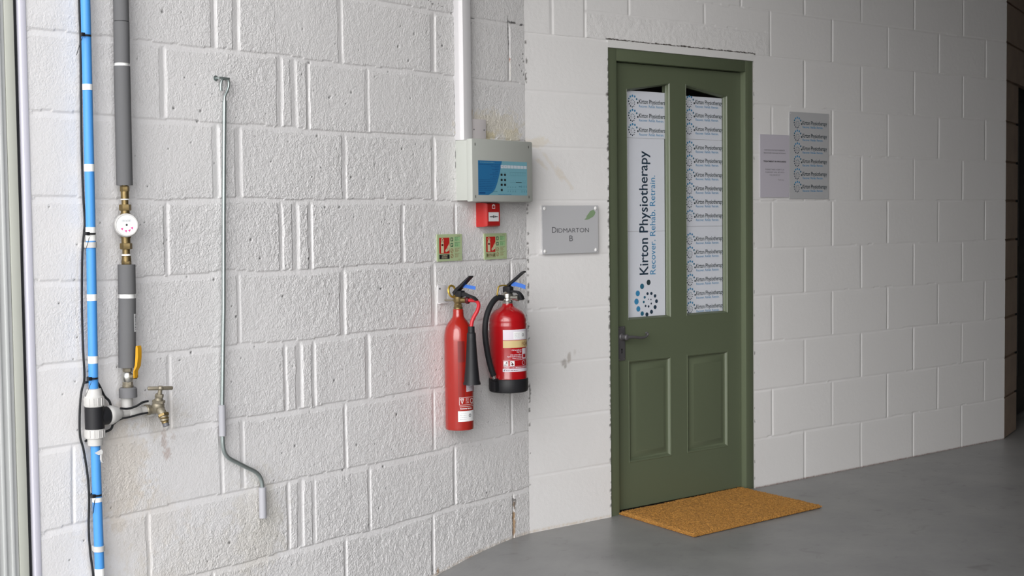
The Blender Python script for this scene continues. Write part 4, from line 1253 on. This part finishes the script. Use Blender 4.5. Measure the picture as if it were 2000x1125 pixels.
# cable ties
for z, dx, tail in ((1.825, .003, ((-.022, -.012, -.010), (-.030, -.010, -.030), (-.038, -.006, -.058))), (1.262, .001, ((-.016, -.014, -.012), (-.020, -.012, -.028), (-.024, -.010, -.042))),
                    (.847, -.004, ((-.018, -.014, -.012), (-.026, -.013, -.030), (-.034, -.010, -.048))), (.508, -.002, ((-.016, -.012, -.012), (-.018, -.010, -.030), (-.020, -.008, -.050)))):
    lab = {1.825: 'small black cable tie near top of the blue pipe', 1.262: 'small black cable tie on the blue pipe level with the water meter',
           .847: 'small black cable tie on the blue pipe just above the tee fitting', .508: 'small black cable tie on the lower blue pipe below the tee fitting'}[z]
    q = thing('cable_tie', lab, 'cable tie', 'L', PT + dx, .032, z, 'black cable ties round the blue pipe')
    mb = MB()
    pts = [(cos(a) * (RB + .0016) - .003, sin(a) * (RB + .0016), 0.0012 * sin(a)) for a in [2 * PI * i / 30 for i in range(31)]]
    mb.plate([(v, .0016) for v in pts], (0, 0, 1), .0052, 'black'); mb.build('strap', q)
    mb = MB(); mb.box((-.027, -.018, -.0050), (-.016, -.006, .0050), 'black', .001); mb.build('head', q)
    mb = MB(); mb.plate([(v, .0013) for v in tail], (0.3, 0, .5), .0050, 'black'); mb.build('tail', q)

# black cable running down behind the pipe
cb = [(-2.093, 3.4), (-2.093, 2.4), (-2.094, 1.925), (-2.093, 1.838), (-2.094, 1.766), (-2.097, 1.635), (-2.099, 1.49), (-2.098, 1.381), (-2.095, 1.3), (-2.098, 1.268), (-2.104, 1.227), (-2.108, 1.169), (-2.112, 1.051), (-2.112, .934), (-2.110, .848),
      (-2.121, .809), (-2.128, .758), (-2.13, .685), (-2.119, .639), (-2.108, .563), (-2.105, .495), (-2.109, .414), (-2.106, .339), (-2.098, .271), (-2.092, .16), (-2.09, .0), (-2.09, -.13)]
mb = MB(); mb.tube(smooth_path([(t, -.0125, z) for t, z in cb], 6), .0034, 'rubber_and_gap_shade', 10)
o = mb.build('black_cable', None); put(o, 'L'); tag(o, 'long thin black cable running down the wall behind the blue pipe', 'cable')
mb = MB()
mb.tube(smooth_path([(-2.118, -.026, .835), (-2.075, -.018, .835), (-2.050, -.020, .790), (-2.034, -.026, .765), (-2.030, -.028, .700), (-2.048, -.020, .684), (-2.075, -.016, .680), (-2.118, -.020, .665)], 8), .0036, 'rubber_and_gap_shade', 10)
o = mb.build('cable_loop', None); put(o, 'L'); tag(o, 'short black cable looped behind the black tee fitting of the blue pipe', 'cable')
mb = MB(); mb.tube(smooth_path([(-2.020, -.054, .752), (-1.995, -.055, .748), (-1.968, -.057, .752), (-1.943, -.057, .761), (-1.922, -.055, .762)], 8), .0032, 'rubber_and_gap_shade', 10)
mb.tube(smooth_path([(-2.036, -.040, .706), (-2.018, -.048, .719), (-1.982, -.049, .722), (-1.946, -.049, .726), (-1.918, -.046, .726)], 8), .0030, 'rubber_and_gap_shade', 10)
o = mb.build('branch_cable', None); put(o, 'L'); tag(o, 'pair of short black wires along the white branch pipe towards the tap', 'cable')

# ------------------------------------------------------------------ lagged pipe, water meter, stop valve
QT = -1.971
p = thing('lagged_pipe', 'vertical pipe in grey foam lagging with brass fittings right of the blue pipe', 'lagged pipe', 'L', QT, .034, .735)
Z = lambda z: z - .735
mb = MB(); mb.tube([(.003, 0, Z(3.5)), (.003, 0, Z(1.877))], .0222, 'foam', 28); mb.tube([(.003, 0, Z(1.875)), (.001, 0, Z(1.756))], .0228, 'foam', 28); mb.cyl((.003, 0, Z(1.8745)), (.003, 0, Z(1.8775)), .0218, 'rubber_and_gap_shade', 28)
mb.tube([(.001, 0, Z(1.747)), (.0, 0, Z(1.401))], .0234, 'foam', 28)
tag(mb.build('upper_lagging', p), 'upper length of grey foam lagging')
mb = MB(); mb.cyl((.001, 0, Z(1.744)), (.001, 0, Z(1.758)), .0205, 'tape', 28); mb.build('tape_band', p)
mb = MB(); mb.tube([(0, 0, Z(1.169)), (-.001, 0, Z(1.083))], .0252, 'foam', 28); mb.tube([(-.001, 0, Z(1.070)), (-.007, 0, Z(.866))], .0250, 'foam', 28)
tag(mb.build('lower_lagging', p), 'lower length of grey foam lagging')
mb = MB(); mb.cyl((-.001, 0, Z(1.068)), (-.001, 0, Z(1.085)), .0225, 'tape', 28); mb.build('tape_band', p)
d = Draw(.0004); d.rect(.006, Z(.972), .016, Z(1.024), 'ink_white', 2); d.layer(2)
for i in range(9): d.rect(.010, Z(.978 + i * .0048), .015, Z(.978 + i * .0048 + .0012 + .001 * (i % 2)), 'ink_grey')
d.build('barcode_label', p, on_cyl(.0252, (-.003, 0)))
# brass runs
mb = MB()
mb.cyl((0, 0, Z(1.405)), (0, 0, Z(1.325)), .0085, 'brass', 20)
mb.nut((0, 0, Z(1.391)), (0, 0, 1), .0135, .016, 'brass'); mb.cyl((0, 0, Z(1.383)), (0, 0, Z(1.362)), .0118, 'brass', 20)
mb.cyl((0, 0, Z(1.360)), (0, 0, Z(1.340)), .0100, 'brass', 20); mb.nut((0, 0, Z(1.336)), (0, 0, 1), .0175, .018, 'brass'); mb.cyl((0, 0, Z(1.328)), (0, 0, Z(1.312)), .0128, 'brass', 20)
mb.build('upper_fitting', p)
mb = MB()
mb.cyl((0, 0, Z(1.245)), (0, 0, Z(1.160)), .0090, 'brass', 20)
mb.cyl((0, 0, Z(1.252)), (0, 0, Z(1.232)), .0128, 'brass', 20); mb.nut((0, 0, Z(1.223)), (0, 0, 1), .0178, .018, 'brass'); mb.cyl((0, 0, Z(1.214)), (0, 0, Z(1.200)), .0110, 'brass', 20)
mb.cyl((0, 0, Z(1.194)), (0, 0, Z(1.178)), .0135, 'brass', 20); mb.nut((0, 0, Z(1.174)), (0, 0, 1), .0140, .014, 'brass')
mb.build('lower_fitting', p)
mb = MB(); mb.lathe([(.0105, 0), (.0125, .001), (.0125, .003), (.0105, .004)], 'tape', 20, (0, 0, Z(1.358))); mb.build('white_washer', p)
mb = MB(); mb.lathe([(.0115, 0), (.0138, .001), (.0138, .005), (.0115, .006)], 'tape', 20, (0, 0, Z(1.194)))
mb.build('white_washer', p)
mb = MB()
mb.cyl((-.006, 0, Z(.870)), (-.006, 0, Z(.800)), .0105, 'chrome', 20); mb.nut((-.006, 0, Z(.860)), (0, 0, 1), .0140, .012, 'tapbrass'); mb.lathe([(.012, -.016), (.0165, -.010), (.018, 0), (.0165, .010), (.012, .016)], 'chrome', 24, (-.006, 0, Z(.838)))
mb.nut((-.006, 0, Z(.820)), (0, 0, 1), .0150, .012, 'tapbrass'); mb.lathe([(.014, -.007), (.016, -.004), (.016, .002), (.012, .006)], 'tapbrass', 20, (-.006, 0, Z(.812)))
mb.cyl((-.006, -.014, Z(.840)), (-.004, -.034, Z(.842)), .0065, 'tapbrass', 14); mb.nut((-.004, -.034, Z(.842)), (0, 1, 0), .0085, .006, 'brass')
sv = mb.build('stop_valve', p)
mb = MB(); mb.plate([((-.004, -.036, Z(.838)), .004), ((-.004, -.036, Z(.858)), .004), ((-.002, -.044, Z(.874)), .0085), ((.000, -.046, Z(.900)), .0095), ((.0015, -.045, Z(.925)), .0085), ((.002, -.044, Z(.932)), .005)], (1, 0.2, 0), .016, 'yellow')
tag(mb.build('lever', sv), 'yellow coated lever')
mb = MB(); mb.lathe([(.020, .777), (.0262, .778), (.0262, .804), (.0225, .8075), (.012, .808)], 'foam_lid', 36, (-.006, 0, -.735)); mb.build('end_cap', p)
mb = MB(); mb.cyl((-.006, .006, Z(.780)), (-.006, .006, Z(.738)), .0165, 'wfitting', 28); mb.build('riser', p)

m_ = thing('water_meter', 'round white dial water meter with pink pointers between brass fittings', 'water meter', 'L', QT, .034, 1.283)
ax = Vector((-.50, -.86, .06)).normalized()
q_ = ax.to_track_quat('-Y', 'Z').to_matrix().to_4x4()
mb = MB(); mb.lathe([(.018, -.012), (.030, -.010), (.0345, -.004), (.0350, .020), (.0345, .024), (.0335, .028), (.0325, .0305), (.0300, .0310), (.0295, .0290)], 'wfitting', 48, (0, 0, 0), ax)
mb.build('meter_body', m_, smooth=40)
mb = MB(); mb.cyl((0, 0, -.036), (0, 0, .036), .0150, 'brass', 24); mb.build('brass_chamber', m_)
d = Draw(.0003)
d.circ(0, 0, .0292, 'ink_white', n=40); d.layer(2)
for i in range(6): d.frame(-.0135 + i * .0045, .0095, -.0098 + i * .0045, .0150, .0005, 'ink_black'); d.rect(-.0125 + i * .0045, .0108, -.0112 + i * .0045, .0138, 'ink_pale')
d.scribble(-.012, .0175, .012, .0012, 'ink_pale', 3, .003); d.scribble(.015, .012, .020, .0015, 'ink_pale', 3, .002); d.rect(-.022, .001, -.017, .004, 'ink_pale')
d.layer(3); d.circ(0, .0005, .0032, 'ink_black')
for a_ in (-2.45, -1.72, -1.15, -.55):
    x, z = cos(a_) * .0175, sin(a_) * .0175; d.poly([(x - .0045, z + .0015), (x + .0036, z + .0038), (x + .0012, z - .0044)], 'm_magenta')
d.ringc(0, 0, .0235, .0003, 'ink_pale', 30)
def onface(x, z, e):
    v = q_ @ Vector((x, -(.0290 + e), z)); return (v.x, v.y, v.z)
d.build('dial', m_, onface)

# ------------------------------------------------------------------ tap
p = thing('garden_tap', 'weathered brass garden tap with crosspiece handle and spout on the block wall', 'tap', 'L', -1.898, 0, .733)
mb = MB(); mb.lathe([(.0145, -.014), (.0165, -.012), (.0165, -.001), (.0150, 0)], 'tapbrass', 24, (-.004, -.032, 0), (1, 0, 0)); mb.build('inlet_nut', p)
mb = MB(); mb.box((-.010, -.036, -.021), (.020, 0, .024), 'wfitting', .004); mb.build('wall_elbow', p)
mb = MB()
mb.tube([(.006, -.034, .0), (.006, -.044, .0), (.006, -.062, .004), (.006, -.074, .002)], [.0140, .0120, .0140, .0155], 'tapbrass', 22)
mb.lathe([(.0150, -.006), (.0180, .002), (.0180, .010), (.0140, .016), (.0115, .026), (.0110, .030)], 'tapbrass', 24, (.006, -.062, .008), (0, -.20, .98))
mb.nut((.006, -.066, .026), (0, -.2, .98), .0190, .009, 'tapbrass')
mb.nut((.006, -.069, .043), (0, -.2, .98), .0130, .011, 'tapbrass')
mb.cyl((.006, -.070, .045), (.007, -.075, .066), .0068, 'tapbrass', 14, .0060)
mb.build('tap_body', p)
mb = MB(); mb.lathe([(.008, -.004), (.0095, 0), (.007, .006)], 'tapbrass', 16, (.007, -.075, .066), (0, -.2, .98))
mb.tube([(-.030, -.062, .068), (-.028, -.063, .068), (.040, -.086, .064), (.042, -.087, .064)], [.0045, .0058, .0058, .0045], 'tapbrass', 12)
mb.build('crosspiece', p)
mb = MB()
mb.tube(smooth_path([(.006, -.068, .002), (.006, -.080, -.006), (.006, -.088, -.018), (.006, -.092, -.030)], 5), .0130, 'tapbrass', 20)
mb.nut((.006, -.087, -.014), (0, -.45, -.9), .0175, .009, 'brass'); mb.lathe([(.0125, 0), (.0140, .003), (.0110, .008), (.0120, .011), (.0098, .014), (.0105, .018)], 'brass', 22, (.006, -.090, -.020), (0, -.3, -.95))
mb.cyl((.006, -.095, -.036), (.007, -.099, -.046), .0095, 'ink_grey', 18)
mb.build('spout', p)
d = Draw(.001)

# ------------------------------------------------------------------ shutter crank handle
p = thing('crank_handle', 'long galvanised steel crank handle with grey grips hanging on the block wall', 'crank handle', 'L', -1.600, 0, .323)
K3 = lambda t, z, n=.020: (t + 1.600, -n, z - .323)
mb = MB(); mb.tube([K3(-1.5765, 1.672), K3(-1.583, 1.50), K3(-1.590, 1.30), K3(-1.598, 1.02), K3(-1.612, .715), K3(-1.6135, .606)], .0066, 'galv', 18)
mb.build('shaft', p)
mb = MB(); mb.tube(smooth_path([K3(-1.5765, 1.668), K3(-1.575, 1.684), K3(-1.566, 1.700), K3(-1.559, 1.716), K3(-1.5575, 1.730), K3(-1.562, 1.740), K3(-1.574, 1.741), K3(-1.584, 1.736), K3(-1.589, 1.724), K3(-1.590, 1.702)], 6), .0042, 'galv', 14)
mb.build('hook', p)
mb = MB(); mb.tube(smooth_path([K3(-1.6135, .612), K3(-1.613, .590), K3(-1.608, .564), K3(-1.592, .543), K3(-1.560, .524), K3(-1.520, .502), K3(-1.480, .480), K3(-1.460, .458), K3(-1.453, .430), K3(-1.4525, .400)], 7), .0068, 'galv', 18)
mb.build('crank_arm', p)
mb = MB(); mb.lathe([(.0085, 0), (.0112, .001), (.0112, .099), (.0085, .100)], 'sleeve', 24, K3(-1.6135, .614)); tag(mb.build('grip', p), 'upper grey plastic grip')
mb = MB(); mb.lathe([(.0085, 0), (.0122, .001), (.0122, .101), (.0085, .102)], 'sleeve', 24, K3(-1.4525, .324)); tag(mb.build('grip', p), 'lower grey plastic grip')
p = thing('wall_hook', 'small steel screw hook in the wall holding up the crank handle', 'hook', 'L', -1.580, 0, 1.738)
mb = MB(); mb.tube([(-.014, .002, .004), (-.014, -.022, .004), (-.008, -.0235, .004), (.022, -.0215, .004), (.022, .002, .004)], .0034, 'galv', 12); mb.tube([(-.014, -.020, .004), (-.022, -.024, .002)], .0036, 'galv', 12); mb.build('hook_wire', p)
mb = MB(); mb.lathe([(.009, 0), (.009, .002), (.006, .003)], 'galv', 20, (-.014, .0005, .004), (0, -1, 0)); mb.build('collar', p)
